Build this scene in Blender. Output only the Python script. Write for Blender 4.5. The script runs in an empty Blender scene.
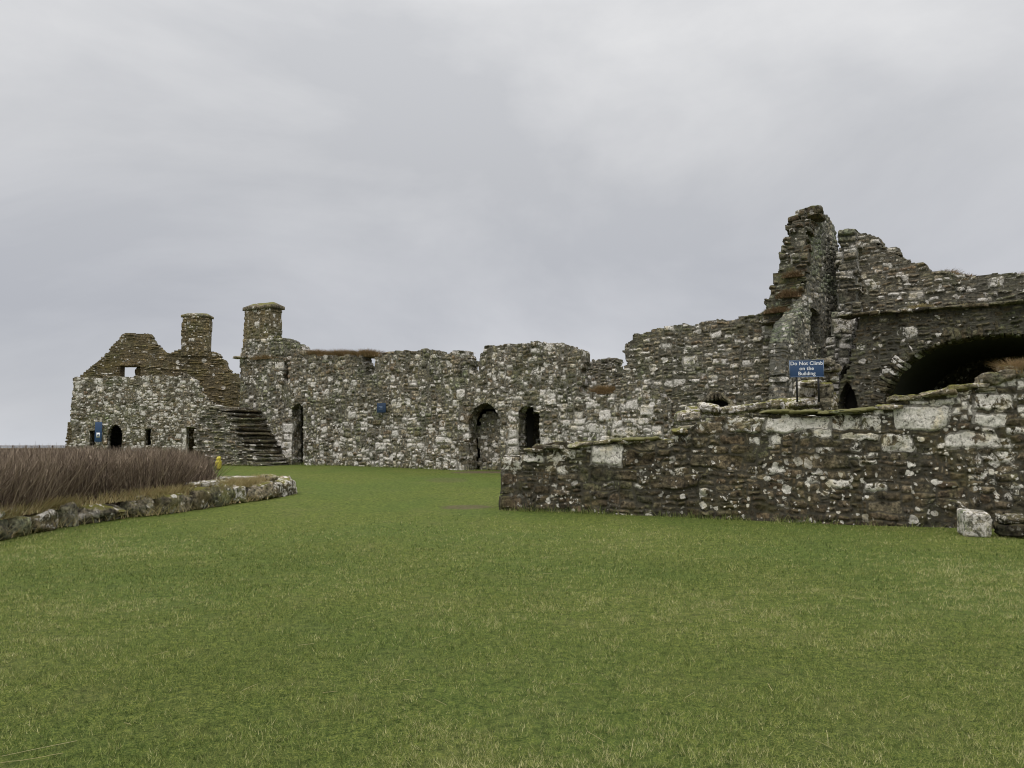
import bpy, bmesh, math, random
import numpy as np
from mathutils import Vector

random.seed(7)
SC = bpy.context.scene
COL = SC.collection
R = math.radians

# ------------------------------------------------------------------ camera
FPX = 790.0
HOR = 446.0
TH = math.atan((HOR - 384.0) / FPX)
EYE = 1.6
cam_d = bpy.data.cameras.new('camera')
cam_d.sensor_width = 36.0
cam_d.lens = FPX / 1024.0 * 36.0
cam_d.clip_start = 0.05
cam_d.clip_end = 60000
cam = bpy.data.objects.new('camera', cam_d)
COL.objects.link(cam)
cam.location = (0, 0, EYE)
cam.rotation_euler = (math.pi / 2 + TH, 0, 0)
SC.camera = cam

# ------------------------------------------------------------------ world + sun
SUN_EL, SUN_ROT = R(58), R(205)
world = bpy.data.worlds.new('World')
SC.world = world
world.use_nodes = True
wn, wl = world.node_tree.nodes, world.node_tree.links
wn.clear()
w_out = wn.new('ShaderNodeOutputWorld')
w_bg = wn.new('ShaderNodeBackground'); w_bg.inputs['Strength'].default_value = 0.1
sky = wn.new('ShaderNodeTexSky'); sky.sky_type = 'NISHITA'; sky.sun_disc = False
sky.sun_elevation = SUN_EL; sky.sun_rotation = SUN_ROT
sky.air_density = 1.0; sky.dust_density = 3.0
w_tc = wn.new('ShaderNodeTexCoord')
w_map = wn.new('ShaderNodeMapping'); w_map.inputs['Scale'].default_value = (1.0, 1.0, 2.1)
w_map.inputs['Location'].default_value = (3.3, 8.1, 2.6)
w_n1 = wn.new('ShaderNodeTexNoise'); w_n1.inputs['Scale'].default_value = 1.7
w_n1.inputs['Detail'].default_value = 7; w_n1.inputs['Roughness'].default_value = 0.56
w_n1.inputs['Distortion'].default_value = 0.35
w_r = wn.new('ShaderNodeValToRGB')
w_r.color_ramp.elements[0].position = 0.34; w_r.color_ramp.elements[0].color = (0.84, 0.85, 0.875, 1)
w_r.color_ramp.elements[1].position = 0.68; w_r.color_ramp.elements[1].color = (1.17, 1.165, 1.16, 1)
w_sep = wn.new('ShaderNodeSeparateXYZ')
w_el = wn.new('ShaderNodeValToRGB')           # overcast luminance against elevation, zenith about three times the horizon
el = w_el.color_ramp.elements
el[0].position = 0.0; el[0].color = (0.56, 0.575, 0.60, 1)
el[1].position = 1.0; el[1].color = (1.85, 1.85, 1.85, 1)
for p, c in ((0.04, (0.52, 0.53, 0.552, 1)), (0.15, (0.475, 0.482, 0.508, 1)), (0.33, (0.55, 0.552, 0.56, 1)), (0.50, (0.64, 0.64, 0.642, 1)), (0.70, (1.30, 1.30, 1.30, 1))):
    e = el.new(p); e.color = c
w_mul = wn.new('ShaderNodeMixRGB'); w_mul.blend_type = 'MULTIPLY'; w_mul.inputs[0].default_value = 1
w_gain = wn.new('ShaderNodeVectorMath'); w_gain.operation = 'SCALE'; w_gain.inputs['Scale'].default_value = 11.9
w_mix = wn.new('ShaderNodeMixRGB'); w_mix.inputs[0].default_value = 0.94
wl.new(w_tc.outputs['Generated'], w_map.inputs['Vector'])
wl.new(w_map.outputs[0], w_n1.inputs['Vector'])
wl.new(w_n1.outputs[0], w_r.inputs[0])
wl.new(w_tc.outputs['Generated'], w_sep.inputs[0])
wl.new(w_sep.outputs['Z'], w_el.inputs[0])
wl.new(w_r.outputs[0], w_mul.inputs[1]); wl.new(w_el.outputs[0], w_mul.inputs[2])
wl.new(w_mul.outputs[0], w_gain.inputs[0])
wl.new(sky.outputs[0], w_mix.inputs[1]); wl.new(w_gain.outputs[0], w_mix.inputs[2])
wl.new(w_mix.outputs[0], w_bg.inputs['Color'])
wl.new(w_bg.outputs[0], w_out.inputs['Surface'])

sun_d = bpy.data.lights.new('sun', 'SUN'); sun_d.energy = 1.2; sun_d.angle = R(40); sun_d.color = (1, 0.97, 0.93)
sun = bpy.data.objects.new('sun', sun_d); COL.objects.link(sun)
sun.rotation_euler = (math.pi / 2 - SUN_EL, 0, R(-25))

SC.view_settings.view_transform = 'Standard'
SC.view_settings.look = 'None'
SC.view_settings.exposure = 0.0
SC.view_settings.gamma = 1.0
SC.view_settings.use_curve_mapping = False
SC.cycles.filter_width = 1.05

# ------------------------------------------------------------------ numeric helpers
def vnoise(x, y, seed=0):
    T = np.random.default_rng(seed + 991).random((256, 256))
    x = np.asarray(x, float); y = np.asarray(y, float)
    xi = np.floor(x).astype(int); yi = np.floor(y).astype(int)
    fx = x - xi; fy = y - yi
    fx = fx * fx * (3 - 2 * fx); fy = fy * fy * (3 - 2 * fy)
    a = T[xi & 255, yi & 255]; b = T[(xi + 1) & 255, yi & 255]
    c = T[xi & 255, (yi + 1) & 255]; d = T[(xi + 1) & 255, (yi + 1) & 255]
    return (a * (1 - fx) + b * fx) * (1 - fy) + (c * (1 - fx) + d * fx) * fy - 0.5

def fbm(x, y, seed=0, o=3):
    s = 0; a = 1.0; f = 1.0
    for k in range(o):
        s = s + a * vnoise(x * f, y * f, seed + 17 * k); a *= 0.5; f *= 2.03
    return s

def n3(p, s, seed=0, o=2):
    p = np.asarray(p) * s
    return (fbm(p[:, 0], p[:, 1] + 3.1, seed, o) + fbm(p[:, 1], p[:, 2] + 7.7, seed + 5, o) + fbm(p[:, 2], p[:, 0] + 1.3, seed + 9, o)) / 1.7

def sstep(a, b, x):
    t = np.clip((x - a) / (b - a), 0, 1)
    return t * t * (3 - 2 * t)

def in_poly(px, py, poly):
    ins = np.zeros(np.shape(px), bool)
    n = len(poly)
    for i in range(n):
        x1, y1 = poly[i]; x2, y2 = poly[(i + 1) % n]
        if y1 == y2: continue
        c = ((y1 > py) != (y2 > py)) & (px < (x2 - x1) * (py - y1) / (y2 - y1) + x1)
        ins ^= c
    return ins

GY = [0, 8, 12, 15, 17, 20, 25, 30, 36, 60, 66, 72, 80, 95, 130]
GZ = [0, 0, .02, .09, .2, .37, .62, .83, .9, .95, 1.25, 1.42, 0.6, -12, -45]
def ground(X, Y):
    X = np.asarray(X, float); Y = np.asarray(Y, float)
    z = np.interp(Y, GY, GZ)
    k = sstep(5, 11, Y)
    return z + 0.035 * vnoise(X * 0.35, Y * 0.35, 3) * (0.5 + 0.5 * k) + 0.05 * vnoise(X * 0.12 + 9, Y * 0.12, 4)

def ray(x, y):
    a = (x - 512.0) / FPX; b = (384.0 - y) / FPX
    return np.array([a, math.cos(TH) - b * math.sin(TH), math.sin(TH) + b * math.cos(TH)])

def at(x, y, Y):
    d = ray(x, y)
    return np.array([0, 0, EYE]) + d * (Y / d[1])

def col(x, Y):                                   # plan point in pixel column x at depth Y
    d = ray(x, HOR)
    return np.array([d[0] / d[1] * Y, Y])

def hit(x, y):                                   # where the view line through a pixel meets the ground
    d = ray(x, y); d = d / d[1]
    lo, hi = 1.0, 70.0
    for k in range(60):
        m = (lo + hi) / 2
        p = d * m
        if EYE + p[2] > ground(p[0], m): lo = m
        else: hi = m
    return np.array([d[0] * lo, lo, EYE + d[2] * lo])

class Plane:
    def __init__(s, A, B):
        s.o = np.array(A, float)[:2]; B = np.array(B, float)[:2]
        s.L = float(np.linalg.norm(B - s.o)); s.t = (B - s.o) / s.L
        s.n = np.array([s.t[1], -s.t[0]])
    def px(s, x, y):
        d = ray(x, y)
        k = np.dot(s.o, s.n) / np.dot(d[:2], s.n)
        p = d * k
        return (float(np.dot(p[:2] - s.o, s.t)), EYE + p[2])
    def poly(s, pts): return [s.px(*p) for p in pts]
    def w(s, u, z, d=0.0):
        u = np.asarray(u, float); z = np.asarray(z, float); d = np.asarray(d, float) + 0 * u
        return np.stack([s.o[0] + s.t[0] * u + s.n[0] * d, s.o[1] + s.t[1] * u + s.n[1] * d, z + 0 * u], -1)
    def back(s, dist): 
        q = s.o - s.n * dist
        return Plane(q, q + s.t * s.L)

# ------------------------------------------------------------------ object helpers
def tag(o, label, cat, group=None, kind=None):
    if label: o['label'] = label
    if cat: o['category'] = cat
    if group: o['group'] = group
    if kind: o['kind'] = kind
    return o

def thing(name, loc, label, cat, group=None):
    o = bpy.data.objects.new(name, None); COL.objects.link(o)
    o.location = [float(v) for v in loc]; o.empty_display_size = 0.2
    return tag(o, label, cat, group)

def world_loc(o):
    p = Vector((0, 0, 0))
    while o is not None:
        p += o.location; o = o.parent
    return np.array(p)

def mesh_np(name, V, loops, sizes, mat, parent=None, st=None, smooth=True, loc=None):
    V = np.asarray(V, np.float64)
    me = bpy.data.meshes.new(name)
    if parent is not None: off = world_loc(parent)
    elif loc is not None: off = np.array(loc, float)
    else: off = np.zeros(3)
    V = V - off
    loops = np.asarray(loops, np.int32).ravel(); sizes = np.asarray(sizes, np.int32)
    me.vertices.add(len(V)); me.vertices.foreach_set('co', V.astype(np.float32).ravel())
    me.loops.add(len(loops)); me.loops.foreach_set('vertex_index', loops)
    me.polygons.add(len(sizes))
    starts = np.concatenate([[0], np.cumsum(sizes)[:-1]]).astype(np.int32)
    me.polygons.foreach_set('loop_start', starts)
    me.polygons.foreach_set('loop_total', sizes)
    if smooth: me.polygons.foreach_set('use_smooth', np.ones(len(sizes), bool))
    if st is not None:
        a = me.color_attributes.new('st', 'FLOAT_COLOR', 'POINT')
        c = np.ones((len(V), 4), np.float32); c[:, :3] = st
        a.data.foreach_set('color', c.ravel())
    me.update(calc_edges=True); me.validate()
    me.materials.append(mat)
    o = bpy.data.objects.new(name, me); COL.objects.link(o)
    if parent is not None: o.parent = parent
    elif loc is not None: o.location = [float(v) for v in loc]
    return o

class Soup:
    """collects pieces of one mesh"""
    def __init__(s): s.V = []; s.L = []; s.S = []; s.C = []; s.n = 0
    def add(s, V, F, c):
        V = np.asarray(V, float); F = np.asarray(F)
        s.V.append(V); s.L.append((F + s.n).ravel()); s.S.append(np.full(len(F), F.shape[1]))
        c = np.asarray(c, float)
        s.C.append(np.tile(c, (len(V), 1)) if c.ndim == 1 else c)
        s.n += len(V)
    def build(s, name, mat, parent=None, smooth=True, loc=None):
        return mesh_np(name, np.concatenate(s.V), np.concatenate(s.L), np.concatenate(s.S), mat, parent, np.concatenate(s.C), smooth, loc)

def _ico(n):
    bm = bmesh.new(); bmesh.ops.create_icosphere(bm, subdivisions=n, radius=1)
    V = np.array([v.co[:] for v in bm.verts]); F = np.array([[v.index for v in f.verts] for f in bm.faces]); bm.free()
    return V, F
ICO = {n: _ico(n) for n in (2, 3, 4, 5)}

def stone_shape(c, dims, rz=0.0, tilt=(0, 0), n=5.0, rough=0.12, seed=0, lvl=4):
    """a boxy, uneven stone: c centre, dims full size"""
    V, F = ICO[lvl]
    rs = np.random.default_rng(seed)
    p = V / (np.sum(np.abs(V) ** n, 1) ** (1 / n))[:, None]
    p = p * (np.array(dims) / 2)
    sh = rs.uniform(-.16, .16, 4)
    q = p.copy()
    q[:, 0] *= 1 + sh[0] * p[:, 2] / dims[2] * 2 * .6 + sh[1] * p[:, 1] / dims[1]
    q[:, 2] *= 1 + sh[2] * p[:, 0] / dims[0] * 2 * .7 + sh[3] * p[:, 1] / dims[1]
    m = min(dims)
    for _ in range(9):                                 # chipped faces
        nn_ = rs.normal(0, 1, 3) / np.array(dims); nn_ /= np.linalg.norm(nn_)
        ext = (q @ nn_).max(); ex = np.clip(q @ nn_ - ext * rs.uniform(.74, .93), 0, None)
        q = q - ex[:, None] * nn_ * .9
    off = rs.uniform(0, 60, 3)
    d = n3(q + off, 1.3 / m, seed, 2) * rough * m * .8 + n3(q + off, 5.0 / m, seed + 3, 2) * rough * .4 * m
    q = q + V * d[:, None]
    cx, sx = math.cos(tilt[0]), math.sin(tilt[0]); cy, sy = math.cos(tilt[1]), math.sin(tilt[1])
    q = q @ np.array([[1, 0, 0], [0, cx, sx], [0, -sx, cx]])
    q = q @ np.array([[cy, 0, -sy], [0, 1, 0], [sy, 0, cy]])
    cz, sz = math.cos(rz), math.sin(rz)
    q = q @ np.array([[cz, sz, 0], [-sz, cz, 0], [0, 0, 1]])
    return q + np.array(c), F

def box_np(c, dims, rz=0.0):
    s = np.array([[x, y, z] for x in (-.5, .5) for y in (-.5, .5) for z in (-.5, .5)]) * np.array(dims)
    cz, sz = math.cos(rz), math.sin(rz)
    s = s @ np.array([[cz, sz, 0], [-sz, cz, 0], [0, 0, 1]])
    F = np.array([[0, 1, 3, 2], [4, 6, 7, 5], [0, 4, 5, 1], [2, 3, 7, 6], [0, 2, 6, 4], [1, 5, 7, 3]])
    return s + np.array(c), F

def bevel(o, w, seg=2):
    m = o.modifiers.new('bevel', 'BEVEL'); m.width = w; m.segments = seg; m.limit_method = 'ANGLE'
    return o

# ------------------------------------------------------------------ materials
def new_mat(name):
    m = bpy.data.materials.new(name); m.use_nodes = True
    nt = m.node_tree; nt.nodes.clear()
    out = nt.nodes.new('ShaderNodeOutputMaterial'); b = nt.nodes.new('ShaderNodeBsdfPrincipled')
    nt.links.new(b.outputs[0], out.inputs['Surface'])
    return m, nt, b

class NB:
    def __init__(s, nt): s.nt = nt
    def n(s, t, **kw):
        x = s.nt.nodes.new(t)
        for k, v in kw.items():
            if k.startswith('i_'): x.inputs[k[2:].replace('_', ' ')].default_value = v
            else: setattr(x, k, v)
        return x
    def l(s, a, b): s.nt.links.new(a, b)
    def noise(s, vec, scale, detail=4, rough=.6, dist=0):
        x = s.n('ShaderNodeTexNoise'); x.inputs['Scale'].default_value = scale; x.inputs['Detail'].default_value = detail
        x.inputs['Roughness'].default_value = rough; x.inputs['Distortion'].default_value = dist
        s.l(vec, x.inputs['Vector']); return x.outputs[0]
    def mr(s, v, a, b, c=0.0, d=1.0, smooth=True):
        x = s.n('ShaderNodeMapRange'); x.interpolation_type = 'SMOOTHSTEP' if smooth else 'LINEAR'
        s.val(v, x.inputs[0]); x.inputs[1].default_value = a; x.inputs[2].default_value = b
        x.inputs[3].default_value = c; x.inputs[4].default_value = d; return x.outputs[0]
    def val(s, v, sock):
        if isinstance(v, (int, float)): sock.default_value = v
        else: s.l(v, sock)
    def m(s, op, a, b=0.0, clamp=False):
        x = s.n('ShaderNodeMath'); x.operation = op; x.use_clamp = clamp
        s.val(a, x.inputs[0]); s.val(b, x.inputs[1]); return x.outputs[0]
    def mix(s, f, a, b, mode='MIX'):
        x = s.n('ShaderNodeMixRGB'); x.blend_type = mode
        s.val(f, x.inputs[0])
        for v, k in ((a, 1), (b, 2)):
            if isinstance(v, tuple): x.inputs[k].default_value = v if len(v) == 4 else v + (1,)
            else: s.l(v, x.inputs[k])
        return x.outputs[0]
    def ramp(s, v, stops):
        x = s.n('ShaderNodeValToRGB'); e = x.color_ramp.elements
        e[0].position, e[0].color = stops[0][0], stops[0][1] + (1,)
        e[1].position, e[1].color = stops[-1][0], stops[-1][1] + (1,)
        for p, c in stops[1:-1]:
            k = e.new(p); k.color = c + (1,)
        s.val(v, x.inputs[0]); return x.outputs[0]

def stone_mat(name, stones, mortar, lich=(.67, .63, .575), lk=0.55, lthr=0.92, spots=0.5, spot_scale=6.0,
              moss=(.075, .085, .02), moss_amt=0.5, ochre=(.17, .12, .05), ochre_amt=0.3, dark=(.03, .027, .022), dark_amt=.3):
    m, nt, b = new_mat(name); g = NB(nt)
    at_ = g.n('ShaderNodeAttribute'); at_.attribute_name = 'st'
    sp = g.n('ShaderNodeSeparateColor'); g.l(at_.outputs['Color'], sp.inputs[0])
    rnd, prof, lic = sp.outputs[0], sp.outputs[1], sp.outputs[2]
    P = g.n('ShaderNodeTexCoord').outputs['Object']
    nbig = g.noise(P, .55, 4, .55); nmid = g.noise(P, 2.6, 5, .6, .4); nfine = g.noise(P, 13, 6, .7); nxf = g.noise(P, 60, 4, .7)
    k = len(stones)
    base = g.ramp(rnd, [(i / (k - 1), c) for i, c in enumerate(stones)])
    base = g.mix(1.0, base, g.ramp(nfine, [(.36, (.22, .22, .22)), (.49, (.95, .95, .95)), (.64, (2.1, 2.05, 1.95))]), 'MULTIPLY')
    base = g.mix(1.0, base, g.ramp(g.noise(P, 5.0, 5, .65, .5), [(.32, (.55, .54, .52)), (.52, (1.05, 1.05, 1.05)), (.7, (1.6, 1.6, 1.56))]), 'MULTIPLY')
    mp = g.n('ShaderNodeMapping'); mp.inputs['Scale'].default_value = (1.1, 1.1, .28); g.l(P, mp.inputs['Vector'])
    base = g.mix(1.0, base, g.ramp(g.noise(mp.outputs[0], 1.0, 5, .6, .4), [(.36, (.62, .62, .60)), (.52, (1.0, 1.0, 1.0)), (.66, (1.28, 1.25, 1.2))]), 'MULTIPLY')
    nh = g.noise(P, .8, 5, .6, .5)                     # broad drifts of olive and of red-brown stone
    base = g.mix(1.0, base, g.ramp(nh, [(.36, (.92, 1.06, .80)), (.50, (1.06, 1.0, .88)), (.62, (1.08, .98, .87))]), 'MULTIPLY')
    base = g.mix(g.m('MULTIPLY', g.mr(nmid, .48, .68), ochre_amt), base, ochre)
    base = g.mix(g.m('MULTIPLY', g.mr(g.noise(P, 1.7, 6, .65, .6), .52, .66), dark_amt), base, dark)
    base = g.mix(g.mr(prof, .05, .6, .85, 0), base, g.mix(nfine, tuple(c * .5 for c in mortar), tuple(c * 1.7 for c in mortar)))
    geo = g.n('ShaderNodeNewGeometry'); nz = g.n('ShaderNodeSeparateXYZ'); g.l(geo.outputs['Normal'], nz.inputs[0])
    mn = g.noise(P, 1.3, 7, .68, .4)
    mo = g.m('MAXIMUM', g.m('MULTIPLY', g.mr(nz.outputs['Z'], .45, .85), g.mr(mn, .44, .58)), g.m('MULTIPLY', g.mr(mn, .52, .66), .55))
    mo = g.m('MULTIPLY', mo, moss_amt, True)
    base = g.mix(mo, base, g.mix(nfine, tuple(c * .55 for c in moss), tuple(c * 1.5 for c in moss)))
    # pale crusts: whole stones and round spots
    l1 = g.m('ADD', g.noise(P, 5.5, 8, .72, .8), g.m('MULTIPLY', lic, lk * .72))
    l1 = g.mr(l1, lthr - .16, lthr - .09)
    l1 = g.m('MULTIPLY', l1, g.mr(prof, .1, .55, .3, 1))
    wv = g.n('ShaderNodeVectorMath'); wv.operation = 'ADD'
    nv = g.n('ShaderNodeTexNoise'); nv.inputs['Scale'].default_value = 9; g.l(P, nv.inputs['Vector'])
    sc = g.n('ShaderNodeVectorMath'); sc.operation = 'SCALE'; sc.inputs['Scale'].default_value = .12; g.l(nv.outputs['Color'], sc.inputs[0])
    g.l(P, wv.inputs[0]); g.l(sc.outputs[0], wv.inputs[1])
    spot = None
    for k_, (ssc, off) in enumerate(((spot_scale, 0), (spot_scale * 2.3, 3.3))):
        vo = g.n('ShaderNodeTexVoronoi'); vo.inputs['Scale'].default_value = ssc
        g.l(wv.outputs[0], vo.inputs['Vector'])
        vc = g.n('ShaderNodeSeparateColor'); g.l(vo.outputs['Color'], vc.inputs[0])
        rr = g.m('MULTIPLY', g.mr(vc.outputs[0], 1 - .55 * spots, 1, 0, 1, False), .52)
        d = g.m('SUBTRACT', rr, vo.outputs['Distance'])
        d = g.mr(d, 0.0, .05)
        spot = d if spot is None else g.m('MAXIMUM', spot, d)
    spot = g.m('MULTIPLY', spot, g.mr(g.noise(P, .9, 3, .5), .40, .58))
    l = g.m('MAXIMUM', l1, spot)
    lc = g.mix(nxf, tuple(c * .72 for c in lich), tuple(min(1, c * 1.25) for c in lich))
    lc = g.mix(g.mr(nmid, .5, .7), lc, tuple(c * f for c, f in zip(lich, (.97, .91, .74))))
    lc = g.mix(1.0, lc, g.ramp(g.noise(P, 22, 6, .72), [(.36, (.55, .55, .52)), (.48, (.98, .98, .98)), (.64, (1.15, 1.15, 1.15))]), 'MULTIPLY')
    base = g.mix(g.m('MULTIPLY', l, g.mr(nfine, .36, .48, .3, 1)), base, lc)
    g.l(base, b.inputs['Base Color'])
    b.inputs['Roughness'].default_value = .93
    b.inputs['Specular IOR Level'].default_value = .25
    bm = g.n('ShaderNodeBump'); bm.inputs['Strength'].default_value = .9; bm.inputs['Distance'].default_value = .05
    g.l(g.m('ADD', g.m('MULTIPLY', nfine, .8), g.m('MULTIPLY', nxf, .35)), bm.inputs['Height'])
    g.l(bm.outputs[0], b.inputs['Normal'])
    return m

S_GREY = [(.065, .058, .045), (.14, .13, .11), (.185, .172, .14), (.10, .094, .07), (.225, .212, .18), (.15, .118, .088), (.12, .122, .09), (.26, .245, .205)]
S_DARK = [(.045, .04, .03), (.075, .065, .047), (.10, .09, .066), (.055, .048, .034), (.09, .072, .052), (.125, .115, .088)]
S_OCH = [(.09, .075, .045), (.13, .108, .062), (.155, .13, .08), (.075, .064, .042), (.19, .165, .12), (.12, .105, .07)]
S_TOW = [(.13, .127, .11), (.19, .19, .17), (.24, .238, .215), (.155, .153, .13), (.27, .265, .24), (.19, .178, .15)]  # greys lifted so the return wall reads as a lit face
M_RANGE = stone_mat('range_stone', S_GREY, (.125, .117, .095), lk=.50, lthr=.90, spots=.6, spot_scale=3.4, moss=(.10, .105, .045), moss_amt=.6, ochre_amt=.3)
M_HOUSE = stone_mat('house_stone', S_GREY, (.125, .115, .09), lk=.50, lthr=.91, spots=.6, spot_scale=3.2, moss=(.12, .105, .03), moss_amt=.5, ochre=(.17, .13, .06), ochre_amt=.35)
M_GABLE = stone_mat('mossy_gable_stone', S_OCH, (.10, .083, .05), lk=.5, lthr=1.0, spots=.3, spot_scale=3.5, moss=(.13, .105, .03), moss_amt=.7, ochre=(.18, .14, .06), ochre_amt=.55)
M_HALL = stone_mat('hall_stone', S_GREY, (.095, .089, .07), lk=.52, lthr=.93, spots=.55, spot_scale=3.0, moss=(.085, .095, .035), moss_amt=.5, ochre_amt=.2)
M_FRONT = stone_mat('front_wall_stone', S_DARK, (.055, .05, .037), lk=.52, lthr=.90, spots=.75, spot_scale=5.2, moss=(.085, .08, .02), moss_amt=.6, ochre=(.14, .10, .045), ochre_amt=.3, dark_amt=.5, lich=(.67, .635, .565))
M_TOWER = stone_mat('tower_stone', S_TOW, (.115, .112, .096), lk=.5, lthr=.98, spots=.3, spot_scale=3.5, moss=(.09, .10, .035), moss_amt=.4, ochre=(.16, .12, .06), ochre_amt=.25)
M_RAKE = stone_mat('tower_rake_stone', S_DARK[1:] + S_TOW[1:4], (.085, .08, .062), lk=.45, lthr=1.02, spots=.3, spot_scale=3.5, moss=(.11, .12, .04), moss_amt=1.0, ochre=(.17, .10, .045), ochre_amt=.5)
M_VAULT = stone_mat('vault_stone', S_DARK[:4] + [S_GREY[3], S_GREY[6], S_GREY[1]], (.075, .07, .055), lk=.55, lthr=.99, spots=.35, spot_scale=3.2, moss=(.075, .08, .03), moss_amt=.5, ochre_amt=.25, dark_amt=.4)
M_KERB = stone_mat('kerb_stone', S_GREY, (.06, .055, .04), lk=.50, lthr=.91, spots=.6, spot_scale=5.5, moss=(.15, .14, .035), moss_amt=1.2, ochre=(.17, .13, .05), ochre_amt=.5)
M_COPE = stone_mat('coping_stone', S_GREY, (.06, .055, .04), lk=.45, lthr=.90, spots=.6, spot_scale=5.5, moss=(.17, .16, .035), moss_amt=1.3, ochre=(.17, .13, .05), ochre_amt=.5)
M_DRESS = stone_mat('dressed_stone', [(.17, .165, .145), (.23, .22, .19), (.28, .27, .235)], (.08, .075, .06), lk=.4, lthr=.93, spots=.6, spot_scale=5, moss_amt=.2, ochre_amt=.35)
M_CAP = stone_mat('cap_stone', S_GREY[1:5], (.08, .075, .06), lk=.4, lthr=.95, spots=.3, moss=(.15, .145, .045), moss_amt=1.1, ochre_amt=.4)

def blade_mat(name, stops, rough=.7, trans=0.0):
    m, nt, b = new_mat(name); g = NB(nt)
    a = g.n('ShaderNodeAttribute'); a.attribute_name = 'st'
    sp = g.n('ShaderNodeSeparateColor'); g.l(a.outputs['Color'], sp.inputs[0])
    k = len(stops)
    c = g.ramp(sp.outputs[0], [(i / (k - 1), s) for i, s in enumerate(stops)])
    g.l(c, b.inputs['Base Color']); b.inputs['Roughness'].default_value = rough
    b.inputs['Specular IOR Level'].default_value = .2
    return m
M_BLADE = blade_mat('lawn_blade', [(.058, .092, .018), (.140, .187, .039), (.212, .248, .062), (.295, .305, .10), (.44, .41, .20)])
M_DRY = blade_mat('dry_grass', [(.34, .25, .11), (.44, .35, .17), (.54, .45, .25), (.26, .25, .08)])
M_RUST = blade_mat('rusty_grass', [(.24, .155, .075), (.33, .22, .11), (.40, .29, .16), (.28, .21, .10)])
M_BRACK = blade_mat('bracken', [(.14, .085, .045), (.21, .13, .07), (.28, .19, .105), (.18, .14, .07)])
M_REED = blade_mat('brown_stems', [(.050, .036, .026), (.10, .072, .052), (.16, .118, .084), (.26, .20, .143), (.42, .335, .24)])
M_STRAW = blade_mat('straw', [(.42, .36, .17), (.50, .44, .24), (.36, .32, .15)])

def plain(name, c, rough=.6, bump=0.0, var=.15, scale=20):
    m, nt, b = new_mat(name); g = NB(nt)
    P = g.n('ShaderNodeTexCoord').outputs['Object']
    n = g.noise(P, scale, 5, .65)
    g.l(g.mix(n, tuple(x * (1 - var) for x in c), tuple(x * (1 + var) for x in c)), b.inputs['Base Color'])
    b.inputs['Roughness'].default_value = rough
    if bump:
        bm = g.n('ShaderNodeBump'); bm.inputs['Strength'].default_value = bump; bm.inputs['Distance'].default_value = .01
        g.l(n, bm.inputs['Height']); g.l(bm.outputs[0], b.inputs['Normal'])
    return m
M_MOSS = plain('yellow_green_moss', (.105, .098, .03), .95, .8, .5, 14)
M_BLUE = plain('blue_sign_paint', (.022, .058, .135), .45, var=.12)
M_NAVY = plain('navy_plaque_paint', (.012, .034, .075), .5, var=.2)
M_BLUEEDGE = plain('pale_blue_edge', (.16, .21, .30), .5)
M_WHITE = plain('white_lettering', (.78, .79, .80), .5, var=.03)
M_POST = plain('dark_metal_post', (.025, .024, .024), .5)
M_YEL = plain('yellow_paint', (.55, .46, .05), .55)
M_SHADESTONE = plain('shade_darkened_stone', (.06, .056, .048), .95, .6, .4, 6)  # stone coloured darker, putting the shade of interiors and recesses into it
M_RAIL = plain('weathered_wood', (.11, .08, .06), .8)

def lawn_mat():
    m, nt, b = new_mat('lawn_grass'); g = NB(nt)
    P = g.n('ShaderNodeTexCoord').outputs['Object']
    nb = g.noise(P, .28, 5, .55, .3); nm = g.noise(P, 1.6, 6, .62, .3); nf = g.noise(P, 14, 6, .7); nx = g.noise(P, 75, 4, .75)
    c = g.ramp(nx, [(.37, (.030, .049, .008)), (.5, (.104, .137, .028)), (.62, (.22, .238, .064))])
    c = g.mix(g.m('MULTIPLY', g.mr(nm, .45, .70), .55), c, (.14, .15, .05))
    c = g.mix(g.m('MULTIPLY', g.mr(nb, .42, .62), .45), c, (.08, .125, .028))
    c = g.mix(1.0, c, g.ramp(nf, [(.36, (.55, .58, .52)), (.5, (1, 1, 1)), (.64, (1.4, 1.34, 1.2))]), 'MULTIPLY')
    sx = g.n('ShaderNodeSeparateXYZ'); g.l(P, sx.inputs[0])
    def patch(x, y, rx, ry):
        dx = g.m('DIVIDE', g.m('SUBTRACT', sx.outputs[0], x), rx); dy = g.m('DIVIDE', g.m('SUBTRACT', sx.outputs[1], y), ry)
        d = g.m('ADD', g.m('MULTIPLY', dx, dx), g.m('MULTIPLY', dy, dy))
        d = g.m('ADD', d, g.m('MULTIPLY', g.m('SUBTRACT', nm, .5), 2.2))
        return g.mr(d, .45, 1.1, 1, 0)
    for (px_, py_, rx, ry, a) in SOIL:
        c = g.mix(g.m('MULTIPLY', patch(px_, py_, rx, ry), g.m('MULTIPLY', g.mr(nf, .3, .6, .3, 1), a)), c, (.13, .10, .065))
    # rough brown turf out towards the cliff edge
    c = g.mix(g.mr(sx.outputs[1], 48, 62), c, (.11, .085, .045))
    g.l(c, b.inputs['Base Color']); b.inputs['Roughness'].default_value = .9; b.inputs['Specular IOR Level'].default_value = .1
    bm = g.n('ShaderNodeBump'); bm.inputs['Strength'].default_value = .9; bm.inputs['Distance'].default_value = .03
    g.l(g.m('ADD', nx, nf), bm.inputs['Height']); g.l(bm.outputs[0], b.inputs['Normal'])
    return m

# ------------------------------------------------------------------ wall planes (plan positions)
A1, B1 = col(297, 31.5), col(485, 27.5)
RANGE = Plane(A1, B1)                                    # long ruined range
def onrange(x): return np.array(RANGE.w(RANGE.px(x, 446)[0], 0))[:2]
HALL = Plane(onrange(612), onrange(806) )                # its continuation, with the tower stub
FA, FB = hit(501, 510)[:2], hit(961, 528)[:2]
FRONT = Plane(FA, FB)

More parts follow.
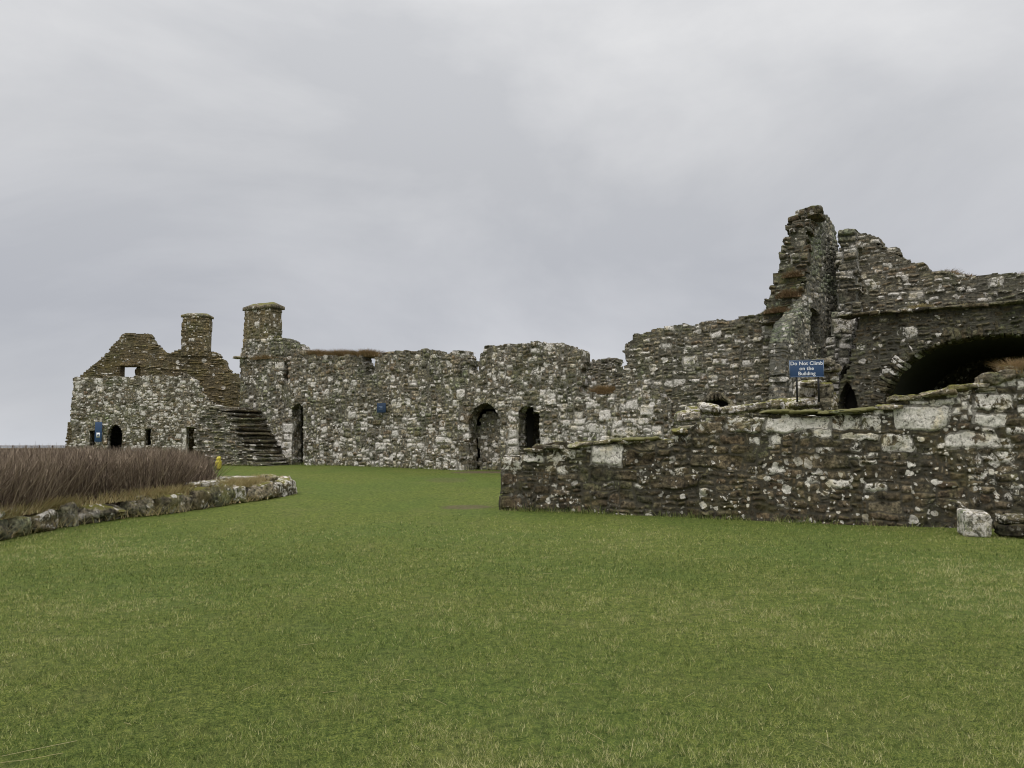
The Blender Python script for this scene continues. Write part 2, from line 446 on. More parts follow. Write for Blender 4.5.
d2 = RANGE.w(RANGE.px(484, 472)[0], 0.0)
s1 = hit(468, 507)
SOIL = [(d2[0], d2[1] - .5, 1.3, .6, 1.0), (s1[0], s1[1], .6, .45, .8), (d2[0] - 1.0, d2[1] - 3.5, .7, .9, .35)]
M_LAWN = lawn_mat()

# ------------------------------------------------------------------ masonry
SZ_RUBBLE = [((1, 1), 3), ((2, 1), 5), ((2, 2), 6), ((3, 2), 5), ((3, 3), 2), ((4, 2), 3), ((4, 3), 1.2), ((1, 2), 2), ((5, 3), .5)]
SZ_FLAT = [((2, 1), 3), ((3, 1), 5), ((5, 1), 4), ((4, 2), 3), ((6, 2), 1.6), ((3, 2), 3), ((7, 2), .7), ((1, 1), 1)]
SZ_BIG = [((2, 2), 3), ((3, 2), 5), ((4, 3), 3), ((5, 3), 2.5), ((3, 3), 2), ((6, 3), 1), ((2, 1), 2)]

class Pattern:
    def __init__(s, u0, u1, v0, v1, seed, cu, cv, sizes, fixed=(), lichfn=None, warp=1.0):
        s.u0, s.v0, s.cu, s.cv, s.seed, s.warp = u0, v0, cu, cv, seed, warp
        nx = int((u1 - u0) / cu) + 2; ny = int((v1 - v0) / cv) + 2
        s.nx, s.ny = nx, ny
        rs = np.random.default_rng(seed); rp = random.Random(seed)
        ids = -np.ones((ny, nx), int); rects = []; lf = []; rf = []
        for (a, b, c, d, L, rr) in fixed:                     # (u0,v0,u1,v1,lichen,rand)
            i0, i1 = int(round((a - u0) / cu)), max(int(round((a - u0) / cu)) + 1, int(round((c - u0) / cu)))
            j0, j1 = int(round((b - v0) / cv)), max(int(round((b - v0) / cv)) + 1, int(round((d - v0) / cv)))
            i0, i1 = max(i0, 0), min(i1, nx); j0, j1 = max(j0, 0), min(j1, ny)
            if i1 <= i0 or j1 <= j0: continue
            ids[j0:j1, i0:i1] = len(rects); rects.append((a, c, b, d)); lf.append(L); rf.append(rr)
        nf = len(rects)
        sz = [k for k, w in sizes]; ws = [w for k, w in sizes]
        for j in range(ny):
            i = 0
            while i < nx:
                if ids[j, i] >= 0: i += 1; continue
                w, h = rp.choices(sz, ws)[0]
                k = 0
                while k < w and i + k < nx and ids[j, i + k] < 0: k += 1
                w = k
                h = min(h, ny - j)
                for hh in range(1, h):
                    if (ids[j + hh, i:i + w] >= 0).any(): h = hh; break
                ids[j:j + h, i:i + w] = len(rects)
                rects.append((u0 + i * cu, u0 + (i + w) * cu, v0 + j * cv, v0 + (j + h) * cv))
                i += w
        s.ids = ids; r = np.array(rects); n = len(r)
        s.cxy = np.stack([(r[:, 0] + r[:, 1]) / 2, (r[:, 2] + r[:, 3]) / 2], 1)
        s.half = np.stack([(r[:, 1] - r[:, 0]) / 2, (r[:, 3] - r[:, 2]) / 2], 1)
        s.half -= rs.uniform(.002, .016, (n, 2))
        s.ang = rs.uniform(-.10, .10, n); s.prot = rs.random(n) ; s.rnd = rs.random(n)
        s.tu = rs.uniform(-1, 1, n); s.tv = rs.uniform(-1, 1, n)
        lich = rs.random(n) ** 1.25
        if lichfn is not None: lich = np.clip(lich + lichfn(s.cxy[:, 0], s.cxy[:, 1]), 0, 1.15)
        size = np.clip((s.half.min(1) - .05) / .1, -.3, .3)
        lich = np.clip(lich + .35 * size, 0, 1.15)
        s.lich = lich
        s.ang[:nf] *= .25
        for k in range(nf):
            s.lich[k] = lf[k] * .88
            if rf[k] is not None: s.rnd[k] = rf[k]
    def ev(s, u, v):
        w = s.warp
        uu = u + w * (.075 * vnoise(u * 2.6, v * 2.6, s.seed + 1) + .03 * vnoise(u * 11, v * 11, s.seed + 2))
        vv = v + w * (.085 * vnoise(u * 1.9 + 5, v * 2.6, s.seed + 3) + .03 * vnoise(u * 11 + 5, v * 11, s.seed + 4))
        i = np.floor((uu - s.u0) / s.cu).astype(int); j = np.floor((vv - s.v0) / s.cv).astype(int)
        i = np.clip(np.where(i < 0, -i, i) , 0, None) % s.nx; j = np.clip(j, 0, s.ny - 1)
        k = s.ids[j, i]
        # local coordinates (wrapped in u so that jambs and ends can borrow the pattern)
        du = (s.u0 + (i + .5) * s.cu) - s.cxy[k, 0] + (np.mod(uu - s.u0, s.cu) - .5 * s.cu)
        dv = vv - s.cxy[k, 1]
        ca, sa = np.cos(s.ang[k]), np.sin(s.ang[k])
        x = np.abs(ca * du + sa * dv); y = np.abs(-sa * du + ca * dv)
        rad = np.minimum(s.half[k].min(-1) * .65, .06)
        qx, qy = x - (s.half[k, 0] - rad), y - (s.half[k, 1] - rad)
        d = rad - (np.hypot(np.maximum(qx, 0), np.maximum(qy, 0)) + np.minimum(np.maximum(qx, qy), 0))
        prof = sstep(-.008, .045, d)
        return k, prof, du, dv

def masonry(name, P, outline, z0, mat, parent, seed, res=.025, cu=.08, cv=.07, sizes=SZ_RUBBLE, thick=.9, openings=(), amp=.05,
            prot=.05, fixed=(), lichfn=None, clip_u=None, warp=1.0, K=6, uvz=False, batter=0.0, rag=.07, noise_amp=.04, jit=.035, ztop=None):
    """one wall: outline and openings are (x, y) picture outlines laid on plane P (or (u, z) when uvz)"""
    poly = list(outline) if uvz else P.poly(outline)
    ops = [list(o) if uvz else P.poly(o) for o in openings]
    fx = []
    for f in fixed:
        if uvz: a = (f[0], f[1]); c = (f[2], f[3])
        else:
            a = P.px(f[0], f[3]); c = P.px(f[2], f[1])
        fx.append((a[0], a[1], c[0], c[1], f[4], f[5] if len(f) > 5 else None))
    us = [p[0] for p in poly]; zs = [p[1] for p in poly]
    u0, u1 = min(us) - .15, max(us) + .15; v1 = max(zs) + .15; v0 = z0
    if clip_u: u0 = max(u0, clip_u[0]); u1 = min(u1, clip_u[1])
    pat = Pattern(u0 - .4, u1 + .4, v0 - .4, v1 + .4, seed, cu, cv, sizes, fx, lichfn, warp)
    nu = max(2, int(round((u1 - u0) / res))); nv = max(2, int(round((v1 - v0) / res)))
    ue = np.linspace(u0, u1, nu + 1); ve = np.linspace(v0, v1, nv + 1)
    uc, vc = np.meshgrid((ue[1:] + ue[:-1]) / 2, (ve[1:] + ve[:-1]) / 2)
    kc, pc, _, _ = pat.ev(uc, vc)
    cen_in = in_poly(pat.cxy[:, 0] , pat.cxy[:, 1], poly)
    M = cen_in[kc]
    # no stone may overhang the traced outline by more than `rag`, nor leave a bite deeper than that
    wu = uc + rag * 1.2 * vnoise(uc * 5, vc * 5, seed + 31); wv = vc + rag * 1.2 * vnoise(uc * 5 + 4, vc * 5, seed + 32)
    near = np.zeros_like(M); core = np.ones_like(M)
    for ax, az in ((rag, 0), (-rag, 0), (0, rag), (0, -rag)):
        q = in_poly(wu + ax, wv + az, poly); near |= q; core &= q
    M = (M & near) | core
    wob = .02
    for o in ops:
        M &= ~in_poly(uc + wob * vnoise(uc * 9, vc * 9, seed + 41), vc + wob * vnoise(uc * 9 + 3, vc * 9, seed + 42), o)
    U, Vv = np.meshgrid(ue, ve)
    k, prof, du, dv = pat.ev(U, Vv)
    h = amp * prof + prot * (pat.prot[k] - .5) * prof + prof * .12 * (pat.tu[k] * du + pat.tv[k] * dv)
    h = h + noise_amp * fbm(U * 4, Vv * 4, seed + 7, 3) * (.4 + .6 * prof) + .06 * fbm(U * .7, Vv * .7, seed + 8, 2)
    if batter: h = h + batter * np.clip((v1 - Vv), 0, None)
    st = np.stack([pat.rnd[k], prof, pat.lich[k]], -1).reshape(-1, 3)
    front = P.w(U, Vv, h).reshape(-1, 3)
    hb = -thick + .03 * fbm(U * 3, Vv * 3, seed + 9, 2)
    backv = P.w(U, Vv, hb).reshape(-1, 3)
    N = (nu + 1) * (nv + 1)
    idx = np.arange(N).reshape(nv + 1, nu + 1)
    a, b, c, d = idx[:-1, :-1], idx[:-1, 1:], idx[1:, 1:], idx[1:, :-1]
    fq = np.stack([a, b, c, d], -1)[M]
    bq = fq[:, ::-1] + N
    Mp = np.pad(M, 1)
    ed = []
    for sh, (p, q) in (((0, -1), (a, b)), ((1, 0), (b, c)), ((0, 1), (c, d)), ((-1, 0), (d, a))):
        nb = Mp[1 + sh[1]:1 + sh[1] + nv, 1 + sh[0]:1 + sh[0] + nu]
        sel = M & ~nb
        ed.append(np.stack([p[sel], q[sel]], -1))
    ed = np.concatenate(ed)
    bv = np.unique(ed); rem = -np.ones(N, int); rem[bv] = np.arange(len(bv))
    rings = []; rst = []
    ub, vb, hf, hbk = U.ravel()[bv], Vv.ravel()[bv], h.ravel()[bv], hb.ravel()[bv]
    for r_ in range(1, K):
        f = r_ / K
        dep = hf * (1 - f) + hbk * f
        kk, pr, _, _ = pat.ev(ub - dep, vb + .31 * 0)
        ju = jit * fbm(ub * 3 + 2, dep * 5 + vb * 4, seed + 51, 2) * 2; jv = jit * fbm(ub * 3 + 8, dep * 5 + vb * 4, seed + 52, 2) * 2
        rings.append(P.w(ub + ju, vb + jv, dep)); rst.append(np.stack([pat.rnd[kk], pr, pat.lich[kk]], -1))
    nb_ = len(bv); base = 2 * N
    def ring(r_, v):
        if r_ == 0: return base + (K - 1) * nb_ + rem[v]
        if r_ == K: return v + N
        return base + (r_ - 1) * nb_ + rem[v]
    sq = []
    for r_ in range(K):
        sq.append(np.stack([ring(r_, ed[:, 1]), ring(r_, ed[:, 0]), ring(r_ + 1, ed[:, 0]), ring(r_ + 1, ed[:, 1])], -1))
    Q = np.concatenate([fq, bq] + sq)
    V = np.concatenate([front, backv] + rings + [front[bv]]); S = np.concatenate([st, st] + rst + [st[bv]])
    used = np.unique(Q); mp = np.zeros(len(V), int); mp[used] = np.arange(len(used))
    Q = mp[Q]; V = V[used]; S = S[used]
    return mesh_np(name, V, Q.ravel(), np.full(len(Q), 4), mat, parent, S, True, None if parent is not None else (P.o[0], P.o[1], 0))

def slab(name, P, u0, u1, z0, z1, d0, d1, mat, parent, seed=0):
    """plain thick stone slab with an uneven surface, given in wall coordinates (d measured outward)"""
    c = P.w((u0 + u1) / 2, (z0 + z1) / 2, (d0 + d1) / 2)
    s = Soup(); V, F = stone_shape(c, (u1 - u0, abs(d1 - d0), z1 - z0), math.atan2(P.t[1], P.t[0]), n=14, rough=.07, seed=seed)
    s.add(V, F, (random.Random(seed).random(), 1, random.Random(seed + 1).random()))
    return s.build(name, mat, parent)

def blades(centres, hgt, lean, wid, rs, curl=.4, seg=2, colr=None, up=None):
    """thin three-sided stems; returns V, quads, st"""
    n = len(centres)
    az = rs.uniform(0, 2 * math.pi, n)
    dirx = np.cos(az) * lean; diry = np.sin(az) * lean
    V = []; 
    for k in range(seg + 1):
        f = k / seg
        cx = centres[:, 0] + dirx * hgt * (f + curl * f * f); cy = centres[:, 1] + diry * hgt * (f + curl * f * f)
        cz = centres[:, 2] + hgt * f * (1 - .25 * lean * f)
        w = wid * (1 - .8 * f)
        for j in range(3):
            a = az + j * 2.094
            V.append(np.stack([cx + np.cos(a) * w, cy + np.sin(a) * w, cz], -1))
    V = np.stack(V, 1).reshape(-1, 3)
    m = 3 * (seg + 1)
    q = []
    for k in range(seg):
        for j in range(3):
            q.append([3 * k + j, 3 * k + (j + 1) % 3, 3 * k + 3 + (j + 1) % 3, 3 * k + 3 + j])
    q = np.array(q)
    Q = (np.arange(n)[:, None, None] * m + q[None]).reshape(-1, 4)
    if colr is None: colr = rs.random(n)
    st = np.repeat(np.stack([colr, np.ones(n), np.zeros(n)], -1), m, 0)
    return V, Q, st

# ================================================================== SETTING
# lawn sheet
def grid_sheet(name, xs, ys, zf, mat):
    X, Y = np.meshgrid(xs, ys); Z = zf(X, Y)
    V = np.stack([X, Y, Z], -1).reshape(-1, 3)
    idx = np.arange(len(V)).reshape(X.shape)
    Q = np.stack([idx[:-1, :-1], idx[:-1, 1:], idx[1:, 1:], idx[1:, :-1]], -1).reshape(-1, 4)
    return mesh_np(name, V, Q.ravel(), np.full(len(Q), 4), mat)
xs = np.concatenate([np.linspace(-130, -32, 20), np.linspace(-30, 30, 241), np.linspace(32, 110, 20)])
ys = np.concatenate([np.linspace(-25, 0, 12), np.linspace(.25, 40, 160), np.linspace(40.8, 100, 60), [110, 130]])
def lawn_z(X, Y):
    z = ground(X, Y)
    return z
o = grid_sheet('lawn', xs, ys, lawn_z, M_LAWN); tag(o, None, None, kind='structure')

def sea_mat():
    m, nt, b = new_mat('sea_water'); g = NB(nt)
    P = g.n('ShaderNodeTexCoord').outputs['Object']
    b.inputs['Base Color'].default_value = (.10, .13, .15, 1); b.inputs['Roughness'].default_value = .25
    bm = g.n('ShaderNodeBump'); bm.inputs['Strength'].default_value = .6; bm.inputs['Distance'].default_value = 1
    g.l(g.noise(P, .15, 5, .6), bm.inputs['Height']); g.l(bm.outputs[0], b.inputs['Normal'])
    return m
o = grid_sheet('sea', np.linspace(-26000, 26000, 9), np.linspace(-3000, 40000, 9), lambda X, Y: 0 * X - 42.0, sea_mat())
tag(o, None, None, kind='structure')

# ================================================================== LEFT HOUSE
HF = Plane(col(69.5, 42.5), col(240, 43.5))
gz = .5
house = thing('ruined_house', tuple(HF.o) + (.9,), 'roofless grey stone house with a mossy gable and square chimney behind the brown thicket', 'ruined house')
masonry('front_wall', HF, [(70, 480), (73, 378), (110, 377.5), (150, 376), (187, 375), (197, 381), (201, 392), (208, 402), (222, 408), (240, 416), (240, 480)], gz, M_HOUSE, house, 11, warp=1.7,
        res=.028, cu=.08, cv=.075, thick=.45, amp=.035, clip_u=(0.02, 99),
        openings=[[(90, 445.5), (90, 431), (95, 431), (95, 445.5)],
                  [(108, 452), (107, 438), (108.5, 429), (112, 425.4), (115.5, 424.5), (119, 426), (122, 431), (122.3, 440), (121, 452)],
                  [(145.5, 445.5), (145.5, 429), (151, 429), (151, 445.5)],
                  [(186.5, 466), (186.5, 427.5), (197.5, 427.5), (197.5, 466)]],
        fixed=[(95, 378, 103, 385, 1.1), (97, 386, 103, 392, 1.), (98, 393, 103, 399, .95), (142, 376, 151, 382, 1.), (143, 383, 150, 388, 1.), (144, 389, 153, 394, .9), (155, 378, 160, 383, 1.),
               (180.5, 428, 186.3, 433, 1.15), (182, 434, 186.3, 450, 1.15, .95), (197.7, 428, 200, 446, .9), (186, 421, 199, 427, .6)],
        lichfn=lambda u, v: .12 * np.ones_like(u))
for (x0, x1, y0, y1, sd) in ((89, 96, 428.2, 430.8, 1), (144.5, 152, 426.4, 428.8, 2), (185.0, 199, 424.6, 427.3, 3)):
    a, c = HF.px(x0, y1), HF.px(x1, y0)
    slab('lintel', HF, a[0], c[0], a[1], c[1], .10, -.6, M_DRESS, house, 70 + sd)
# left side wall and far gable
HB = HF.back(6.0)
HL = Plane(HB.w(.0, 0)[:2], HF.w(.0, 0)[:2])
zt = HF.px(73, 378)[1]
masonry('side_wall', HL, [(.4, gz), (6.0 - .92, gz), (6.0 - .92, zt - .05), (.4, zt + .1)], gz, M_GABLE, house, 12, res=.06, cu=.12, cv=.1, uvz=True, thick=.8)
masonry('gable_wall', HB, [(60, 480), (76.5, 380), (90, 367), (99, 360), (107, 352.5), (116, 342), (123, 334.5), (130, 332), (147, 333), (150, 338), (154, 341), (156, 345), (160, 348), (165, 352.5), (169, 357), (176, 363), (176, 480)],
        gz, M_GABLE, house, 13, warp=1.3, res=.035, cu=.11, cv=.07, sizes=SZ_FLAT, thick=.8, rag=.06,
        openings=[[(120, 377.2), (120, 366), (140.5, 366), (140.5, 377.2)]], amp=.04)
a, c = HB.px(131.5, 378), HB.px(143, 365)
slab('window_splay', HB, a[0], c[0], a[1], c[1], -.45, -1.3, M_GABLE, house, 75)
a, c = HB.px(117, 366), HB.px(144, 362.5)
slab('lintel', HB, a[0], c[0], a[1], c[1], .06, -.7, M_GABLE, house, 76)
HC = HF.back(2.2)
masonry('cross_gable', HC, [(160, 480), (161, 372), (164, 363), (168, 354), (174, 351), (180, 349.5), (214, 351), (219, 357), (224, 363), (229, 371), (234, 373), (238, 384), (243, 400), (246, 480)],
        gz, M_GABLE, house, 14, res=.035, cu=.11, cv=.07, sizes=SZ_FLAT, thick=1.0, amp=.06, prot=.09, lichfn=lambda u, v: -.1 + 0 * u)
HD = HF.back(2.12)
def chimney(P, x0, x1, ytop, ybot, depth, parent, seed, lich=0.0):
    a, c = P.px(x0, ybot), P.px(x1, ytop)
    ch = masonry('chimney', P, [(a[0], a[1]), (c[0], a[1]), (c[0] - .03, c[1]), (a[0] + .02, c[1])], a[1], M_GABLE if seed == 15 else M_CHIM, parent, seed, res=.03, cu=.10, cv=.08,
                 sizes=SZ_RUBBLE, thick=depth, uvz=True, clip_u=(a[0], c[0]), amp=.04, rag=.02, prot=.03, lichfn=lambda u, v: lich + 0 * u)
    # hipped cap slab
    o = .05; z = c[1]
    n = 12
    V = []; W = c[0] - a[0]; cap_h = .34
    prof = [(o, -.02), (o, .10), (-.24, cap_h - .08)]
    rows = []
    for (e, zz) in prof:
        ring = []
        for (x, y) in [(-e, e), (W + e, e), (W + e, -depth - e), (-e, -depth - e)]:
            ring.append((x, y, zz))
        full = []
        for i in range(4):
            p, q = np.array(ring[i]), np.array(ring[(i + 1) % 4])
            for k in range(n): full.append(p + (q - p) * k / n)
        rows.append(full)
    rows = np.array(rows); m = rows.shape[1]
    pts = rows.reshape(-1, 3)
    w = P.w(a[0] + pts[:, 0], z + pts[:, 2], pts[:, 1])
    w = w + np.stack([n3(w, 3, seed), n3(w, 3, seed + 1), n3(w, 2.5, seed + 2)], -1) * .05
    F = [[r * m + i, r * m + (i + 1) % m, (r + 1) * m + (i + 1) % m, (r + 1) * m + i] for r in range(len(prof) - 1) for i in range(m)]
    ctr = [len(w), len(w) + 1]
    top = w[(len(prof) - 1) * m:].mean(0); bot = w[:m].mean(0)
    w = np.concatenate([w, [top], [bot]])
    T = [[(len(prof) - 1) * m + i, (len(prof) - 1) * m + (i + 1) % m, ctr[0]] for i in range(m)] + [[(i + 1) % m, i, ctr[1]] for i in range(m)]
    loops = np.concatenate([np.array(F).ravel(), np.array(T).ravel()]); sizes = np.concatenate([np.full(len(F), 4), np.full(len(T), 3)])
    st = np.stack([.5 + 0 * w[:, 0], 1 + 0 * w[:, 0], .5 + 0 * w[:, 0]], -1)
    cap = mesh_np('cap', w, loops, sizes, M_CAP, None, st, False)
    cap.data.transform(__import__('mathutils').Matrix.Translation(-Vector(world_loc(ch)))); cap.parent = ch
    return ch
M_CHIM = stone_mat('chimney_stone', S_OCH[1:] + S_GREY[2:3], (.14, .118, .075), lk=.5, lthr=.99, spots=.4, spot_scale=4, moss=(.13, .11, .035), moss_amt=.7, ochre=(.17, .135, .06), ochre_amt=.6)
chimney(HD, 180.5, 209.5, 317, 356, .7, house, 15)
# unseen slab added inside the house to keep the openings dark
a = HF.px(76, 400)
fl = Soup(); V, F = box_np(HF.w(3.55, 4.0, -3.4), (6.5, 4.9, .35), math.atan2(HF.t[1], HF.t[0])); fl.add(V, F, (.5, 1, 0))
fl.build('shade_slab', M_SHADESTONE, house, False)
masonry('partition_wall', HF.back(3.6), [(.6, gz), (9.6, gz), (9.6, 4.0), (.6, 4.0)], gz, M_SHADESTONE, house, 16, res=.07, cu=.12, cv=.1, uvz=True, thick=.5)  # darkened stone colour deepens the shade seen through the openings

# ================================================================== LONG RANGE
rng_o = thing('ruined_range', tuple(RANGE.w(RANGE.px(380, 446)[0], 0)[:2]) + (.8,), 'long grey rubble wall with doorways and a tall chimney across the back of the lawn', 'ruined wall')
RTOP = [(241, 357), (244, 346), (246, 340), (283, 338), (290, 341.5), (297, 345), (303, 349.5), (307, 355), (330, 355.5), (362, 356), (363, 363), (366, 366), (366, 376), (374, 376), (375, 357), (385, 353.5), (399, 351), (412, 351), (426, 349), (436, 351), (448, 353.5), (453, 349.5),
        (466, 350), (467, 357), (469.5, 361), (470, 372), (478.5, 372), (479, 352.5), (484, 351), (485, 346.6), (497, 347), (508, 344), (520, 345), (533, 342), (550, 343), (566, 345.5), (576, 349), (584, 352), (585, 368), (581, 371), (581, 392), (608, 395), (622, 391)]
masonry('front_wall', RANGE, [(238, 485)] + RTOP + [(640, 380), (672, 402), (672, 485)], .4, M_RANGE, rng_o, 21, warp=1.7, res=.024, cu=.085, cv=.075, thick=.58, amp=.035, prot=.055, noise_amp=.06, rag=.035,
        openings=[[(292, 466), (292, 418), (291.5, 410), (295, 405), (299, 403), (303, 407), (303.3, 466)],
                  [(469.4, 476), (469.4, 421), (471.5, 414), (476, 407.5), (482, 403.8), (488, 403.2), (493, 406.5), (497, 412), (500.6, 419), (501, 476)],
                  [(518.6, 478), (518.6, 412), (521, 408), (528, 405.8), (533, 407), (534, 411.5), (539.6, 412), (539.8, 478)],
                  [(284.5, 381), (284.5, 362), (288.5, 362), (288.5, 381)]],
        fixed=[(281.5, 423, 291.6, 432, 1.15, .9), (282.5, 433, 291.6, 440, 1.1, .9), (281, 441, 291.6, 449, 1.15, .9), (282, 450, 291.6, 457, 1.15, .9), (303.7, 430, 306, 445, .9), (274, 361, 284, 369, 1.0), (275, 370, 284, 377, .9),
               (509, 428, 518.2, 437, 1.15, .9), (508, 438, 518.2, 446, 1.15, .9), (507, 447, 518.2, 455, 1.0), (459, 424, 469, 431, .95), (460, 412, 473, 423, .2, .65), (462, 405, 474, 411, .2, .65),
               (540.2, 437, 551, 448, 1.1), (457, 388, 466, 398, 1.15), (435, 438, 453, 444, 1.15), (417, 443, 425, 449, 1.1), (436, 408, 444, 414, 1.1), (396, 402, 401, 409, 1.1), (376, 443, 387, 452, 1.1),
               (545, 397, 556, 405, 1.15), (570, 424, 586, 430, 1.15), (588, 424, 606, 434, 1.1), (598, 410, 612, 422, 1.1), (625, 400, 637, 409, 1.15), (641, 404, 655, 416, 1.15), (640, 417, 650, 426, 1.1), (560, 420, 572, 428, 1.0), (600, 434, 617, 440, 1.1), (575, 396, 590, 401, .9), (624, 418, 638, 424, 1.1), (612, 428, 640, 436, 1.0)],
        lichfn=lambda u, v: .22 * sstep(3.6, 1.6, v) - .10 + .16 * sstep(8, 11, u))
RC = RANGE.back(.05)
ch2 = chimney(RC, 243, 272, 307, 362, .62, rng_o, 22, .0)
p = RANGE.px(243, 357.5); c = RANGE.w(p[0] - .05, p[1], .1)
s = Soup(); V, F = stone_shape(c, (.55, .6, .12), 0.5, n=7, seed=230); s.add(V, F, (.2, 1, .2)); s.build('corbel', M_DRESS, rng_o)
# inner walls, and a roof slab added to darken the passage behind the doorways
uA, uB, uC, uE = [RANGE.px(x, 446)[0] for x in (240, 440, 512, 665)]
RI = RANGE.back(2.5)
masonry('inner_wall', RI, [(uA, .4), (uB, .4), (uB, 2.9), (uA, 2.9)], .4, M_VAULT, rng_o, 23, res=.05, cu=.10, cv=.09, uvz=True, thick=.5)
RJ = RANGE.back(.55)
masonry('blocking_wall', RJ, [(479, 485), (478, 452), (477.5, 436), (479, 424), (483, 414.5), (489, 411), (495, 413), (499, 419), (506, 421), (506, 485)], .4, M_RANGE, rng_o, 24, res=.024, cu=.07, cv=.065, thick=.5, amp=.03)
fl = Soup(); V, F = box_np(RANGE.w((uB + uC) / 2, 1.9, -2.6), (uC - uB, .3, 3.0), math.atan2(RANGE.t[1], RANGE.t[0])); fl.add(V, F, (.5, 1, 0)); fl.build('inner_wall', M_SHADESTONE, rng_o, False)
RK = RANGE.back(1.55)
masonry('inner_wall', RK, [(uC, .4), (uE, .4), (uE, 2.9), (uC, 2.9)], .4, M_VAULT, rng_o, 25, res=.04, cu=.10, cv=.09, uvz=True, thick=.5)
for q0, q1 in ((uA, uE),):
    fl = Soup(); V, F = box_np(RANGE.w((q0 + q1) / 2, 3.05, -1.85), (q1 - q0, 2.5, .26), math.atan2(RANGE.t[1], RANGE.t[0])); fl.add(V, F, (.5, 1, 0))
    fl.build('shade_slab', M_SHADESTONE, rng_o, False)
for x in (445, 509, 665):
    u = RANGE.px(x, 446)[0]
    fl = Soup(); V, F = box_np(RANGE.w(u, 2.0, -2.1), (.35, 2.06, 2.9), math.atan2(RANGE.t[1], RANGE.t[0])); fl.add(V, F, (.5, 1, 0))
    fl.build('cross_wall', M_SHADESTONE, rng_o, False)
a, c = RANGE.px(282.5, 384), RANGE.px(290.5, 359)
slab('blocking', RANGE, a[0], c[0], a[1], c[1], -.35, -.8, M_VAULT, rng_o, 77)
# lintel stones of the middle doorway
a, c = RANGE.px(517, 411.5), RANGE.px(541.5, 406.2)
# far wall glimpsed through the gap
FW = Plane(col(588, 33), col(640, 31.5))
far = masonry('far_wall', FW, [(576, 470), (576, 362), (590, 361), (600, 359.5), (607, 358.5), (615, 357), (615.3, 377), (623, 378), (630, 380), (630, 470)], .5, M_RANGE, None, 26, res=.03, cu=.09, cv=.06, sizes=SZ_RUBBLE, thick=.6, rag=.03)
tag(far, 'small brownish stump of far wall seen through the gap in the long grey wall', 'wall stump')

# plaque on the range
p = RANGE.px(384, 408); c = RANGE.w(p[0], p[1], .16)
plq = thing('wall_plaque', c, 'small square blue plaque fixed on the long rubble wall left of the arched doorway', 'plaque')
rzR = math.atan2(RANGE.t[1], RANGE.t[0])
s = Soup(); V, F = box_np(c, (.40, .03, .36), rzR); s.add(V, F, (.5, 1, 0)); bevel(s.build('panel', M_NAVY, plq, False), .006)

def text_mesh(name, txt, size, mat, origin, P, off, parent, bold=.0, spacing=1.0, sx=1.0):
    cu = bpy.data.curves.new(name, 'FONT'); cu.body = txt; cu.size = size; cu.align_x = 'CENTER'; cu.align_y = 'CENTER'
    cu.extrude = .002; cu.offset = bold; cu.space_character = spacing
    t = bpy.data.objects.new('t', cu); COL.objects.link(t)
    dg = bpy.context.evaluated_depsgraph_get(); me = bpy.data.meshes.new_from_object(t.evaluated_get(dg))
    bpy.data.objects.remove(t); bpy.data.curves.remove(cu)
    V = np.array([v.co[:] for v in me.vertices])
    loc = world_loc(parent)
    W = np.array(origin)[None] + np.stack([P.t[0] * V[:, 0] * sx + P.n[0] * (off + V[:, 2]), P.t[1] * V[:, 0] * sx + P.n[1] * (off + V[:, 2]), V[:, 1]], -1) - loc
    me.vertices.foreach_set('co', W.astype(np.float32).ravel()); me.update()
    me.name = name; me.materials.clear(); me.materials.append(mat)
    o = bpy.data.objects.new(name, me); COL.objects.link(o); o.parent = parent
    return o
s = Soup()
for (dx, dz, w, h) in ((-.02, .05, .17, .022), (.0, .0, .12, .02), (-.01, -.05, .15, .02)):
    V, F = box_np(c + np.array([RANGE.t[0] * dx + RANGE.n[0] * .018, RANGE.t[1] * dx + RANGE.n[1] * .018, dz]), (w, .006, h), rzR); s.add(V, F, (.5, 1, 0))
s.build('lettering', M_BLUEEDGE, plq, False)

# banner on the house
p = HF.px(99.8, 432); c = HF.w(p[0], p[1], .18)
rzH = math.atan2(HF.t[1], HF.t[0])
bn = thing('notice_board', c, 'tall narrow blue notice with a white square on the left house, beside the arched opening', 'notice')
s = Soup(); V, F = box_np(c, (.36, .04, 1.06), rzH); s.add(V, F, (.5, 1, 0)); bevel(s.build('panel', M_BLUE, bn, False), .008)
s = Soup(); V, F = box_np(c + np.array([HF.n[0] * .024, HF.n[1] * .024, -.17]), (.18, .008, .26), rzH); s.add(V, F, (.5, 1, 0)); s.build('pictogram', M_WHITE, bn, False)
s = Soup()
for dz, w in ((-.13, .05), (-.2, .10)):
    V, F = box_np(c + np.array([HF.n[0] * .03, HF.n[1] * .03, dz]), (w, .006, .055), rzH); s.add(V, F, (.5, 1, 0))
s.build('symbol', M_BLUE, bn, False)

